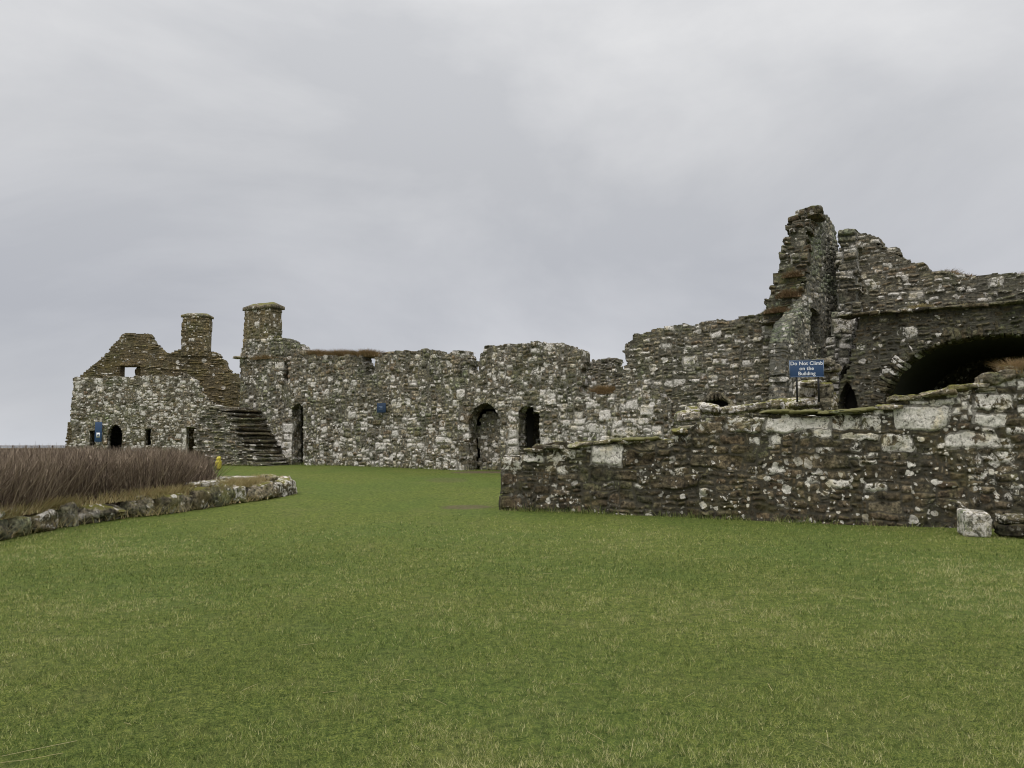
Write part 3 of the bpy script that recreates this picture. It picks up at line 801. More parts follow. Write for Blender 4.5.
# ruined stair
SP = Plane(RANGE.w(RANGE.px(198, 446)[0], 0, 1.7)[:2], RANGE.w(RANGE.px(290, 446)[0], 0, 1.7)[:2])
stair = thing('ruined_stair', tuple(SP.w(SP.px(245, 446)[0], 0)[:2]) + (.8,), 'broken outside stair of thin stacked slabs leaning on the wall below the tall chimney', 'ruined stair')
masonry('rubble_core', SP, [(194, 485), (195, 428), (199, 418), (204, 410), (213, 405), (222, 410), (226, 411.5), (231, 420), (236, 430), (241, 439), (246, 448), (251, 456), (256, 463), (259, 470), (259, 485)], .4, M_RANGE, stair, 31,
        res=.025, cu=.09, cv=.055, sizes=SZ_FLAT, thick=1.9, amp=.07, prot=.13, lichfn=lambda u, v: .45 * sstep(2.6, .8, u) - .1, rag=.08)
for i in range(15):
    f = i / 14
    x, y = 229 + 28 * f + random.uniform(-2.5, 1.5), 411.5 + 53 * f + random.uniform(-.8, .8)
    p = SP.px(x, y); c = SP.w(p[0] - .24, p[1] + .02, -.9)
    s = Soup(); V, F = stone_shape(c, (.52 + .25 * random.random(), 1.85, .10), rzR + random.uniform(-.1, .1), (random.uniform(-.05, .05), random.uniform(-.09, .06)), n=5, rough=.4, seed=300 + i, lvl=4)
    s.add(V, F, (random.random(), 1, random.random() * .5)); s.build('step', M_VAULT, stair)

# yellow marker
g0 = hit(218.5, 470); Ym = float(g0[1])
c = at(218.3, 470, Ym); gzv = float(ground(c[0], c[1])); 
ym = thing('marker_post', (c[0], c[1], gzv), 'little bright yellow marker standing at the right edge of the brown thicket', 'marker')
zt_ = at(218.3, 457.5, Ym)[2]; zb = gzv
s = Soup(); V, F = stone_shape((c[0], c[1], (zb + zt_) / 2 - .04), (.20, .15, zt_ - zb - .10), n=6, rough=.05, seed=41, lvl=3); s.add(V, F, (.5, 1, 0)); s.build('body', M_YEL, ym)
s = Soup(); V, F = stone_shape((c[0], c[1], zt_ - .04), (.15, .13, .15), n=5, rough=.05, seed=42, lvl=3); s.add(V, F, (.5, 1, 0)); s.build('head', M_YEL, ym)

# ================================================================== HALL WALL + TOWER STUB
hall = thing('ruined_hall', tuple(HALL.w(3.0, 0)[:2]) + (.7,), 'dark lichened wall rising to a jagged pinnacle with slit window left of the vault', 'ruined wall')
HALLF = Plane(HALL.w(0, 0, -.12)[:2], HALL.w(HALL.L, 0, -.12)[:2])
HT = [(614, 391), (621, 376), (625.5, 361), (624, 344), (633.6, 338), (634, 334), (646.5, 332.5), (670, 327.6), (700, 322), (730, 318), (756, 316.5)]
masonry('front_wall', HALLF, [(612, 485)] + HT + [(770, 313), (790, 312), (808, 312), (808, 485)], .4, M_HALL, hall, 51, warp=1.4, res=.02, cu=.08, cv=.06, thick=1.0, amp=.032, prot=.05, noise_amp=.055,
        sizes=[((2, 1), 5), ((3, 1), 4), ((2, 2), 5), ((4, 2), 4), ((3, 2), 4), ((5, 2), 1.5), ((4, 3), 1.2), ((1, 1), 2)],
        openings=[[(706, 410), (707.5, 403), (711, 400), (716, 398), (721, 399), (726, 401.5), (728, 404), (729, 410)]],
        fixed=[(761, 324, 773, 333, 1.15), (752, 335, 763, 343, 1.0), (762, 346, 770, 351, 1.15), (712, 331, 724, 339, 1.1), (683, 356, 699, 367, 1.1), (712, 357, 727, 366, 1.05), (742, 360, 752, 366, 1.1), (749, 374, 760, 379, 1.15), (693, 329, 701, 335, 1.0),
               (653, 381, 662, 386, 1.1), (664, 380, 672, 386, 1.1), (673, 379, 684, 384, 1.1), (692, 378, 700, 384, 1.1), (643, 379, 651, 386, 1.1), (672, 372, 682, 377, 1.0), (662, 344, 672, 349, 1.0), (685, 344, 693, 350, 1.), (780, 357, 790, 363, 1.1), (733, 340, 740, 345, 1.1), (782, 377, 796, 388, 1.1), (780, 339, 788, 346, 1.0)],
        lichfn=lambda u, v: 0 * u - .05)
# dark recess behind the low drain arch
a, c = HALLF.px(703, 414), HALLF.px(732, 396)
slab('drain_back', HALLF, a[0], c[0], a[1], c[1], -.7, -1.3, M_SHADESTONE, hall, 78)
s = Soup()
for k in range(13):
    th = math.pi * (k + .5) / 13
    x, y = 717 - 15.5 * math.cos(th), 407 - 11 * math.sin(th)
    p = HALLF.px(x, y)
    V, F = stone_shape(HALLF.w(p[0], p[1], -.02), (.10, .30, .26), rzR, (0, math.pi / 2 - th), n=6, rough=.15, seed=520 + k, lvl=3); s.add(V, F, (random.random() * .6, 1, random.random() * .5))
s.build('drain_arch', M_HALL, hall)
# pinnacle: broken end in the wall's own plane, then the return wall running back
masonry('broken_end', Plane(HALL.w(0, 0, .45)[:2], HALL.w(HALL.L, 0, .45)[:2]), [(757, 325), (759, 313), (763.5, 310), (766, 302), (768, 295), (773, 283), (774, 274), (777, 268), (780, 256), (783, 250), (785, 241), (787.5, 238), (788, 224), (791, 221.5), (799, 219.5), (800, 210), (806.5, 209), (810, 222), (807, 262), (801, 300), (797, 325)], HALLF.px(780, 325)[1], M_RAKE, hall, 52,
        res=.018, cu=.085, cv=.065, warp=1.4, sizes=SZ_RUBBLE[1:6] + SZ_FLAT[1:4], thick=1.0, amp=.05, prot=.10, rag=.07, lichfn=lambda u, v: 0 * u - .15)
RET = Plane(HALL.w(HALL.px(810, 300)[0], 0, .06)[:2], col(840, 23.9))
masonry('return_wall', RET, [(785, 485), (786, 360), (785, 345), (787, 333), (790, 322), (797, 315), (803, 304), (806, 285), (808, 260), (810, 225), (810.5, 209), (814, 207.5), (821, 206.5), (822, 213), (826, 216), (828, 220), (833, 224), (834, 228), (836.5, 240), (838.5, 255), (838.5, 485)], .4, M_TOWER, hall, 53,
        res=.014, cu=.075, cv=.07, sizes=SZ_RUBBLE, thick=.45, amp=.03, prot=.05, rag=.03, noise_amp=.05,
        openings=[[(810.0, 350), (810.0, 306), (820, 315), (820, 345)]], lichfn=lambda u, v: 0 * u)
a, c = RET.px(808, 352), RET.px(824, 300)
slab('slit_backing', RET, a[0], c[0], a[1], c[1], -.55, -.8, M_SHADESTONE, hall, 79)
a, c = RET.px(806, 309), RET.px(819.6, 310)
s = Soup()
for i, (x, y, wd, hg, dp, rz) in enumerate(((805, 216, 1.0, .2, .9, .0), (811, 209.5, .62, .3, .85, .2), (800, 222, .75, .10, .7, -.1))):
    p = HALL.px(x, y); V, F = stone_shape(HALL.w(p[0], p[1], -.4), (wd, dp, hg), rzR + rz, (.03, random.uniform(-.08, .06)), n=6, rough=.25, seed=540 + i); s.add(V, F, (.2 + .3 * random.random(), 1, .3))
s.build('pinnacle_cap', M_RAKE, hall)
# ================================================================== VAULTED RUIN
VF = Plane(col(831, 22.3), col(1024, 19.6))
vault = thing('vaulted_ruin', tuple(VF.w(2.5, 0)[:2]) + (.8,), 'dark stone ruin with wide black vault mouth below a ledge and stepped upper wall', 'ruined vault')
ARCH = [(884, 480), (884, 406), (885, 396), (888, 385), (894, 374), (904.5, 363), (914, 355), (924.5, 349), (938, 343.5), (953, 339.5), (972, 336), (990, 334.2), (1008, 333), (1024, 334), (1045, 338), (1068, 347), (1090, 362), (1105, 385), (1110, 410), (1110, 480)]
masonry('arch_wall', VF, [(837, 480), (838, 394), (844, 377), (852, 358), (857, 332), (859, 314.6), (913, 309.5), (967, 306), (1024, 300.5), (1140, 292), (1140, 480)], .4, M_VAULT, vault, 61, res=.02, cu=.08, cv=.055, sizes=SZ_FLAT[:4] + SZ_RUBBLE[1:6], warp=1.4, thick=.9, amp=.035, prot=.05, noise_amp=.09,
        openings=[ARCH, [(839.5, 420), (840, 396), (843, 388), (847, 382), (850, 384), (853, 390), (857, 399), (859, 420)]], rag=.05,
        fixed=[(905, 326, 917, 339, 1.15), (897, 330, 901, 338, 1.0), (882, 366, 893, 374, 1.0), (872, 349, 880, 355, .9)],
        lichfn=lambda u, v: 0 * u - .15)
# voussoirs
s = Soup()
vp = [VF.px(*q) for q in ARCH[1:-1]]
vp = np.array(vp); seg = np.hypot(*np.diff(vp, axis=0).T); cum = np.concatenate([[0], np.cumsum(seg)])
t = .05; k = 0
while t < cum[-1]:
    w = random.uniform(.09, .16)
    tm = t + w / 2
    u = np.interp(tm, cum, vp[:, 0]); z = np.interp(tm, cum, vp[:, 1])
    u2 = np.interp(tm + .05, cum, vp[:, 0]) - np.interp(tm - .05, cum, vp[:, 0]); z2 = np.interp(tm + .05, cum, vp[:, 1]) - np.interp(tm - .05, cum, vp[:, 1])
    ang = math.atan2(z2, u2); L = random.uniform(.32, .44)
    cu_, cz_ = u - math.sin(ang) * (L / 2 - .06), z + math.cos(ang) * (L / 2 - .06)
    V, F = stone_shape(VF.w(cu_, cz_, -.40 + random.uniform(-.02, .03)), (w * 1.06, .85, L), math.atan2(VF.t[1], VF.t[0]), (random.uniform(-.02, .02), -ang), n=9, rough=.08, seed=620 + k, lvl=4)
    lv = .15 + .4 * random.random()
    if k in (7, 9, 10, 13): lv = 1.1
    s.add(V, F, (random.random() * .8, 1, lv)); t += w; k += 1
s.build('arch_ring', M_VAULT, vault)
# ledge slabs
s = Soup()
for i in range(20):
    f = (i + .5) / 20; x = 840 + 300 * f; y = 315.5 - 24 * f
    p = VF.px(x, y); V, F = stone_shape(VF.w(p[0], p[1] - .02, -.25 + random.uniform(-.05, .12)), (random.uniform(.35, .6), .9, random.uniform(.07, .13)), math.atan2(VF.t[1], VF.t[0]) + random.uniform(-.06, .06), (0.04, random.uniform(-.06, .06)), n=6, rough=.2, seed=660 + i, lvl=3)
    s.add(V, F, (random.random(), 1, random.random() * .9))
s.build('ledge', M_VAULT, vault)
# barrel vault behind the arch
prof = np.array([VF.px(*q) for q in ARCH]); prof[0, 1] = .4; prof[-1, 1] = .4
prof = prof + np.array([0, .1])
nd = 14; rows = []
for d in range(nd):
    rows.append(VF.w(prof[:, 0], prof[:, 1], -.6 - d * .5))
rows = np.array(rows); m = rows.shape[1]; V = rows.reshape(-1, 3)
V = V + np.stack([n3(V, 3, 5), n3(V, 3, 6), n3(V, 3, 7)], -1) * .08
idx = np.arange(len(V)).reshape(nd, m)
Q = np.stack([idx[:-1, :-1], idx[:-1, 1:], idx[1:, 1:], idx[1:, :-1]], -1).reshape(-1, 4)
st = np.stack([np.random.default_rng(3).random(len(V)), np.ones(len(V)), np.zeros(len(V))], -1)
mesh_np('barrel_vault', V, Q.ravel(), np.full(len(Q), 4), M_SHADESTONE, vault, st)
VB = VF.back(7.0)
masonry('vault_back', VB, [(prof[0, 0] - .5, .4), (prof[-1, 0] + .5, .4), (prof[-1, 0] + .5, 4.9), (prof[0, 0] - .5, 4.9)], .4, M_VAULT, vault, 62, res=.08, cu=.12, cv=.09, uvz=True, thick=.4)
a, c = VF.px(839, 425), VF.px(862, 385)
slab('niche_back', VF, a[0], c[0], a[1], c[1], -.85, -1.6, M_SHADESTONE, vault, 80)
# upper wall and pillar
UW = VF.back(1.3)
masonry('upper_wall', UW, [(856, 330), (858, 233), (877, 236.5), (879, 247), (896, 247), (899, 256), (909, 259), (910, 263), (923, 263), (927, 271.6), (950, 272), (970, 276), (990, 274.5), (1019, 274.5), (1060, 276), (1140, 280), (1140, 330)], VF.px(900, 318)[1] - .3, M_HALL, vault, 63,
        res=.02, cu=.085, cv=.055, sizes=SZ_FLAT, thick=.9, amp=.035, prot=.08, rag=.05, noise_amp=.055, fixed=[(908, 290, 923, 298, 1.1), (887, 292, 900, 297, 1.1), (902, 273, 911, 283, 1.0), (988, 276, 1005, 288, 1.0), (955, 285, 966, 293, .9)], lichfn=lambda u, v: 0 * u - .05)
PW = UW.back(-.25)
masonry('pillar', PW, [(829, 440), (829, 340), (834, 314), (836.5, 300), (839.5, 232), (848, 230.5), (858, 232), (860, 262), (859, 310), (856, 330), (850, 360), (838, 380), (838, 440)], 1.0, M_TOWER, vault, 64, res=.018, cu=.10, cv=.07, sizes=SZ_BIG, thick=1.1, amp=.08, prot=.16, rag=.05,
        fixed=[(839, 274, 857, 281, 1.1), (839, 283, 855, 290, .1, .0), (838, 292, 857, 304, .1, .0), (832, 316, 853, 336, 1.1, .9), (838, 262, 857, 271, .8), (839, 234, 857, 243, .6)], lichfn=lambda u, v: 0 * u + .4)
# side block that closes the vault's left flank
fl = Soup(); V, F = box_np(VF.w(.5, 2.9, -4.6), (.4, 4.6, 4.6), math.atan2(VF.t[1], VF.t[0])); fl.add(V, F, (.5, 1, 0)); fl.build('flank_wall', M_VAULT, vault, False)
p0 = VF.px(840, 313)
fl = Soup(); V, F = box_np(VF.w(VF.L * .95 + .55, p0[1] - .14, -4.2), (VF.L * 1.9 - 1.2, 5.8, .24), math.atan2(VF.t[1], VF.t[0])); fl.add(V, F, (.5, 1, 0)); fl.build('terrace', M_SHADESTONE, vault, False)

# rubble mound carrying the sign
md = thing('rubble_mound', tuple(at(815, 430, 19.0)[:2]) + (.4,), 'heap of pale and mossy stones under the blue warning sign', 'rubble heap')
s = Soup()
spec = [(800, 404, .75, .30, .3, .9), (809, 393, .62, .34, .9, 1.15), (818, 399, .72, .36, .2, .5), (814, 386, .7, .16, .3, .7), (820, 378, .75, .17, .4, 1.0), (824, 369, .65, .18, .6, .9), (811, 383, .62, .14, .5, 1.0), (822, 392, .4, .4, .2, .5),
        (824, 405, .4, .4, .3, .6), (818, 408, .8, .24, .3, 1.0), (803, 410, .7, .2, .5, 1.), (780, 404, .7, .24, .2, .8), (768, 407, .7, .22, .6, .9), (790, 407, .5, .3, .4, .8), (752, 408, .7, .2, .2, .9), (738, 410, .6, .2, .5, 1.0), (724, 411, .6, .2, .4, 1.0), (825, 376, .4, .2, .3, .7), (822, 364, .4, .2, .2, .7), (822, 371, .7, .14, .2, .8),
        (822, 413, .5, .3, .3, .7), (850, 418, .7, .2, .3, .7), (708, 408, .5, .22, .8, 1.1), (697, 410, .5, .2, .5, 1.0), (688, 416, .5, .24, .5, .9)]
for i, (x, y, w, h, r_, lv) in enumerate(spec):
    c = at(x, y, 18.9 + .3 * random.random()); 
    V, F = stone_shape(c, (w, .8, h), random.uniform(-.3, .1), (random.uniform(-.1, .1), random.uniform(-.15, .15)), n=5, rough=.25, seed=700 + i); s.add(V, F, (r_, 1, lv * .7))
for i in range(150):
    x = random.uniform(680, 862); top = np.interp(x, [680, 795, 806, 818, 828, 862], [422, 412, 394, 384, 414, 418])
    y = random.uniform(top + 8, 470)
    c = at(x, y, 19.2 + .5 * random.random() + (470 - y) * .004)
    V, F = stone_shape(c, (random.uniform(.35, .8), .8, random.uniform(.15, .35)), random.uniform(-.3, .2), (random.uniform(-.1, .1), random.uniform(-.15, .15)), n=5, rough=.2, seed=760 + i, lvl=3); s.add(V, F, (random.random(), 1, random.random()))
s.build('stones', M_KERB, md)

# warning sign
YS = 18.2
sg_c = at(806.5, 368.6, YS); sp_ = Plane(col(790, YS + .06), col(823, YS - .06))
rzS = math.atan2(sp_.t[1], sp_.t[0])
SW = .76; SH = .40
sign = thing('warning_sign', (sg_c[0], sg_c[1], at(806, 398, YS)[2]), 'blue board on two thin posts reading Do Not Climb on the Building', 'sign')
s = Soup(); V, F = box_np(sg_c, (SW, .025, SH), rzS); s.add(V, F, (.5, 1, 0)); bevel(s.build('panel', M_BLUE, sign, False), .005)
s = Soup()
for (dx, dz, w, h) in ((0, SH / 2 - .006, SW + .004, .014), (0, -SH / 2 + .006, SW + .004, .014), (-SW / 2 + .006, 0, .014, SH), (SW / 2 - .006, 0, .014, SH)):
    V, F = box_np(sg_c + np.array([sp_.t[0] * dx + sp_.n[0] * .014, sp_.t[1] * dx + sp_.n[1] * .014, dz]), (w, .008, h - (.03 if dz == 0 else 0)), rzS); s.add(V, F, (.5, 1, 0))
s.build('border', M_BLUEEDGE, sign, False)
for txt, dz, sz in (('Do Not Climb', .118, .118), ('on the', .0, .118), ('Building', -.118, .118)):
    text_mesh('lettering', txt, sz, M_WHITE, sg_c + np.array([0, 0, dz]), sp_, .016, sign, .0015, 1.03, 1.0)
for dx in (-.22, .26):
    p = sg_c + np.array([sp_.t[0] * dx - sp_.n[0] * .03, sp_.t[1] * dx - sp_.n[1] * .03, 0])
    zb = at(806, 402, YS)[2]
    s = Soup(); V, F = box_np((p[0], p[1], (sg_c[2] + SH / 2 - .04 + zb) / 2), (.04, .03, sg_c[2] + SH / 2 - .04 - zb), rzS); s.add(V, F, (.5, 1, 0)); s.build('post', M_POST, sign, False)

# ================================================================== FRONT WALL
fw_top = [(501, 455.5), (524, 455), (525.5, 450), (541, 447), (555, 444), (569, 442.5), (590, 443), (612, 441.5), (640, 441), (657, 440), (661, 443.5), (668, 440), (677, 433), (685, 428), (694, 423), (712, 419), (731, 416), (766, 413.5), (800, 414), (830, 415), (860, 412.5), (878, 409), (892, 404), (902, 399), (915, 397.5), (928, 395), (953, 392), (965, 388.5), (974, 387), (990, 382), (1002, 378.5), (1018, 373), (1040, 366), (1070, 352), (1140, 345)]
front = thing('boundary_wall', tuple(FRONT.w(3.5, 0)[:2]) + (.1,), 'low dark brown wall with white lichen spots in front on the right, its top climbing to the right', 'stone wall')
masonry('wall_body', FRONT, [(501, 540)] + fw_top + [(1140, 560), (700, 560)], -.3, M_FRONT, front, 81, K=8, res=.0135, cu=.08, cv=.055, thick=.75, amp=.022, prot=.03, noise_amp=.07,
        sizes=[((2, 1), 2), ((3, 1), 2), ((3, 2), 5), ((4, 2), 4), ((5, 3), 3), ((2, 2), 4), ((6, 3), 2), ((4, 3), 4), ((3, 3), 3), ((1, 1), 1), ((7, 4), 1.2), ((5, 4), 1)], warp=1.5, rag=.035,
        
        fixed=[(501, 456, 524, 472, .75, .95), (590, 446, 624, 466, 1.15, .9), (627, 450, 655, 467, .15, .7), (694, 423, 726, 436, .6, .9), (728, 417, 765, 434, .85, .95), (766.5, 416.5, 828, 432, 1.12, .95), (829.5, 415.5, 860, 432, .9, .8), (862, 414, 880, 431, .9), (893, 405, 948, 428, 1.15, .95), (976, 413.5, 1010, 427, 1.15, .95), (881, 433, 912, 450.5, .95, .9), (947, 434, 1001, 450.5, 1.12, .9),
               (840, 433, 880, 441, 1.0), (928, 397, 953, 405, 1.1), (975, 394, 1012, 410, .95), (747, 437, 762, 445, .9), (772, 434, 784, 446, 1.), (520, 452, 545, 462, .9), (546, 448, 575, 462, .8), (502, 474, 520, 484, .5, .8), (502, 485, 516, 493, .3, .6), (502, 494, 522, 508, .45, .75), (690, 455, 745, 470, .2, .3), (800, 455, 850, 470, .2, .3), (860, 466, 900, 480, .25, .5), (590, 470, 640, 482, .2, .1), (650, 475, 700, 488, .3, .2)],
        lichfn=lambda u, v: -.22 + .32 * sstep(1.5, 2.3, v) - .18 * sstep(1.0, .3, v))
# loose capping stones
s = Soup()
rzF = math.atan2(FRONT.t[1], FRONT.t[0])
for i, (x, y, w, h, lv) in enumerate(((534, 449, .5, .10, 1.), (556, 446, .55, .10, .9), (580, 443, .5, .1, .9), (604, 441, .5, .09, 1.1), (628, 440.5, .5, .09, 1.), (647, 439, .4, .1, .9), (668, 439, .35, .1, .8), (680, 430, .35, .12, .9), (905, 397, .5, .12, .9), (917, 396, .4, .09, .8), (938, 391, .6, .12, .8), (962, 387, .5, .14, .7), (977, 384, .5, .1, 1.1), (985, 389, .4, .08, 1.1), (996, 378, .5, .2, .6), (1010, 374, .45, .2, .5), (1022, 369, .5, .25, .4), (890, 405, .4, .1, .6), (790, 412, .7, .07, .9), (845, 411, .6, .08, .8))):
    p = FRONT.px(x, y); V, F = stone_shape(FRONT.w(p[0], p[1] - .035, -.22 + random.uniform(-.08, .12)), (w, .6, h), rzF + random.uniform(-.1, .1), (random.uniform(-.08, .08), random.uniform(-.12, .08)), n=6, rough=.4, seed=820 + i); s.add(V, F, (random.random(), 1, lv * .62))
s.build('coping', M_COPE, front)

s = Soup()
for i, (x, y, w, dd) in enumerate(((618, 440.5, .5, -.2), (634, 439.8, .6, -.15), (650, 439.2, .55, -.25), (778, 411.5, .7, -.2), (803, 412, .8, -.15), (826, 413, .5, -.2), (850, 411.5, .7, -.1), (868, 409.5, .5, -.2), (560, 443.5, .4, -.2))):
    p = FRONT.px(x, y); V, F = stone_shape(FRONT.w(p[0], p[1], dd), (w, .55, .09), rzF + random.uniform(-.1, .1), (0, random.uniform(-.05, .05)), n=2.6, rough=.5, seed=870 + i); s.add(V, F, (random.random(), 1, 0))
s.build('moss_cushion', M_MOSS, front)

# block and stones lying at the wall's right foot
b0 = hit(982.5, 537.5)
blk = Soup(); V, F = stone_shape((b0[0], b0[1] + .22, b0[2] + .20), (.46, .42, .46), rzF - .05, (0, .02), n=9, rough=.09, seed=901, lvl=5); blk.add(V, F, (.8, 1, 1.1))
o = blk.build('stone_block', M_DRESS, None, True, (b0[0], b0[1], b0[2])); tag(o, 'square whitish stone block on the grass at the foot of the dark wall, far right', 'stone block')
b1 = hit(1017, 539)
st_ = Soup()
V, F = stone_shape((b1[0] + .05, b1[1] + .25, b1[2] + .13), (.44, .50, .26), rzF + .15, n=5, rough=.3, seed=902); st_.add(V, F, (.0, 1, .3))
V, F = stone_shape((b1[0] + .10, b1[1] + .27, b1[2] + .31), (.46, .50, .13), rzF - .1, (.05, -.08), n=5, rough=.35, seed=903); st_.add(V, F, (.5, 1, .62))
V, F = stone_shape((b1[0] + .75, b1[1] + .2, b1[2] + .17), (.55, .5, .42), rzF, n=5, rough=.2, seed=904); st_.add(V, F, (.2, 1, .5))
o = st_.build('stone_stub', M_FRONT, None, True, tuple(b1)); tag(o, 'dark low stub of stacked stones right of the whitish square block', 'stones')

# ================================================================== KERB
kp = [(-190, 575), (-120, 562), (-60, 551), (0, 541), (60, 528), (120, 519.5), (165, 514.5), (200, 509), (240, 503), (270, 499), (290, 494.5)]
KP = np.array([hit(*q) for q in kp])
kseg = np.hypot(*np.diff(KP[:, :2], axis=0).T); kc = np.concatenate([[0], np.cumsum(kseg)])
def kat(t): return np.array([np.interp(t, kc, KP[:, i]) for i in range(3)])
kerb = thing('stone_kerb', tuple(kat(kc[-1] * .6)), 'low mossy kerb of rough boulders edging the brown thicket beside the lawn', 'stone kerb')
s = Soup(); t = 0; k = 0
rk = random.Random(5)
while t < kc[-1]:
    w = rk.choice([.45, .6, .8, .95, 1.1, .5]); h = rk.uniform(.34, .5)
    a, b = kat(t), kat(min(t + w, kc[-1])); c = (a + b) / 2; ang = math.atan2(b[1] - a[1], b[0] - a[0] + 1e-6)
    nrm = np.array([-math.sin(ang), math.cos(ang), 0])
    if t + w > kc[-1] - .1: h = .42
    V, F = stone_shape(c + nrm * .22 + np.array([0, 0, h * .42]), (w * 1.04, .62, h), ang + rk.uniform(-.1, .1), (rk.uniform(-.1, .1), rk.uniform(-.08, .08)), n=rk.choice([4, 5, 3.5]), rough=.3, seed=1000 + k); s.add(V, F, (rk.random(), 1, rk.random() * .85))
    if rk.random() < .45:
        V, F = stone_shape(c + nrm * .25 + np.array([rk.uniform(-.1, .1), 0, h + .02]), (w * .7, .5, .14), ang + rk.uniform(-.1, .1), (rk.uniform(-.1, .1), rk.uniform(-.08, .08)), n=5, rough=.25, seed=1100 + k, lvl=3); s.add(V, F, (rk.random(), 1, rk.random() * .85))
    t += w * .98; k += 1
s.build('boulders', M_KERB, kerb)
# end of the kerb: flat stones turning back
s = Soup()
for i, (x, y, w, h, Y, lv) in enumerate(((268, 479, .75, .12, 20.6, 1.0), (246, 478, .6, .1, 21.3, 1.1), (236, 478, .5, .1, 21.5, 1.), (283, 483, .45, .3, 20.3, .7), (222, 482, .6, .3, 20.8, .6), (212, 488, .7, .4, 19.7, .6), (226, 492, .6, .35, 19.6, .2), (248, 489, .8, .35, 20.6, .7), (262, 488, .7, .35, 20.7, .6))):
    c = at(x, y, Y); V, F = stone_shape(c, (w, .6, h), .2, (random.uniform(-.1, .1), random.uniform(-.06, .06)), n=5, rough=.25, seed=1200 + i); s.add(V, F, (random.random(), 1, lv))
s.build('end_stones', M_KERB, kerb)

# ================================================================== PLANTING
rs = np.random.default_rng(12)
# dry grass spilling over the kerb
n = 17000
t = rs.uniform(0, kc[-1] - .9, n)
pk = np.stack([np.interp(t, kc, KP[:, i]) for i in range(3)], -1)
off = rs.normal(.24, .15, n); nrm = np.array([-.45, .9])
cen = np.stack([pk[:, 0] + nrm[0] * off, pk[:, 1] + nrm[1] * off, 0 * t], -1)
dens = vnoise(t * 1.3, 0 * t, 77) + .5
keep = rs.random(n) < np.clip(dens, .08, 1)
cen = cen[keep]; off = off[keep]
cen[:, 2] = ground(cen[:, 0], cen[:, 1]) + np.where((off > .02) & (off < .5), .34, .02) 
V, Q, st = blades(cen, rs.uniform(.10, .30, len(cen)), rs.uniform(.2, .9, len(cen)), rs.uniform(.004, .009, len(cen)), rs)
o = mesh_np('dry_grass', V, Q.ravel(), np.full(len(Q), 4), M_DRY, None, st); tag(o, 'straw-coloured dry grass spilling over the mossy kerb', 'dry grass', kind='stuff')

# thicket of brown stems
n = 30000
tt = rs.uniform(-.4, kc[-1] + .4, n)
pk = np.stack([np.interp(tt, kc, KP[:, i]) for i in range(3)], -1)
dp = .42 + rs.random(n) ** 1.6 * 11
cen = np.stack([pk[:, 0] - .55 * dp, pk[:, 1] + .83 * dp, 0 * dp], -1)
pxx = 512 + FPX * cen[:, 0] / cen[:, 1]
lim = 212 - np.clip(cen[:, 1] - 21, 0, 99) * 1.2 + 9 * vnoise(cen[:, 1] * 1.5, 0 * tt, 8)
keep = (pxx < lim) & (pxx > -260) & (cen[:, 1] < 30)
cen = cen[keep]; pxx = pxx[keep]; lim = lim[keep]; nn = len(cen)
cen[:, 2] = ground(cen[:, 0], cen[:, 1])
top = 1.55 + .16 * vnoise(cen[:, 0] * 1.1, cen[:, 1] * 1.1, 15) + .10 * vnoise(cen[:, 0] * 4, cen[:, 1] * 4, 18) - rs.random(nn) ** 1.3 * .55 + .12 * (rs.random(nn) > .97)
top = top - .65 * sstep(46, 0, lim - pxx) * sstep(-.1, .9, rs.random(nn)) * .8
hgt = np.clip(top - cen[:, 2], .3, 2)
cr = np.clip(.40 + .7 * vnoise(cen[:, 0] * .9, cen[:, 1] * .9, 16) + rs.normal(0, .30, nn), 0, 1)
V, Q, st = blades(cen, hgt, np.abs(rs.normal(0, .26, nn)).clip(.02, .8), rs.uniform(.006, .012, nn), rs, .5, 3, cr)
tw = rs.integers(0, nn, 60000)                      # side twigs
fz = rs.uniform(.35, .95, len(tw))
tc = cen[tw].copy(); tc[:, 2] += hgt[tw] * fz * .95; tc[:, :2] += rs.normal(0, .05, (len(tw), 2))
V2, Q2, st2 = blades(tc, np.minimum(rs.uniform(.12, .34, len(tw)), 1.62 - tc[:, 2] + .06 * rs.random(len(tw))).clip(.04), rs.uniform(.15, .8, len(tw)), rs.uniform(.004, .008, len(tw)), rs, .2, 1, np.clip(cr[tw] + .2, 0, 1))
V = np.concatenate([V, V2]); Q = np.concatenate([Q, Q2 + len(st)]); st = np.concatenate([st, st2])
o = mesh_np('brown_thicket', V, Q.ravel(), np.full(len(Q), 4), M_REED, None, st); tag(o, 'dense bed of bare brown upright stems behind the kerb on the left', 'thicket', kind='stuff')

# lawn blades near the viewer
n = 620000
Yb = 2.6 + 15 * rs.random(n) ** 1.8
Xb = (rs.random(n) * 2 - 1) * (Yb * .70 + .4)
far_ = np.clip(Yb / 5, 1, 3.2)
hb = rs.uniform(.014, .034, n) * (.75 + .25 * far_) * (1 + .5 * vnoise(Xb * 3, Yb * 3, 21))
az = rs.uniform(0, 6.283, n); ln = rs.uniform(.2, 1.2, n)
wv = rs.uniform(.0010, .0020, n) * far_
base = np.stack([Xb, Yb, ground(Xb, Yb) - .002], -1)
pa = rs.uniform(0, 6.283, n)
sd = np.stack([np.cos(pa) * wv, np.sin(pa) * wv, 0 * wv], -1)
tip = base + np.stack([np.cos(az) * ln * hb, np.sin(az) * ln * hb, hb], -1)
V = np.stack([base - sd, base + sd, tip], 1).reshape(-1, 3)
cl = fbm(Xb * 6, Yb * 6, 23, 2)
cb = np.clip(.40 + .6 * fbm(Xb * .5, Yb * .5, 22, 3) + .6 * cl + rs.normal(0, .36, n), 0, 1)
kf = np.repeat(rs.random(n) < sstep(17.6, 9, Yb) * np.clip(.75 + 1.3 * cl, .25, 1), 3); V = V[kf]
T = np.arange(len(V)).reshape(-1, 3)
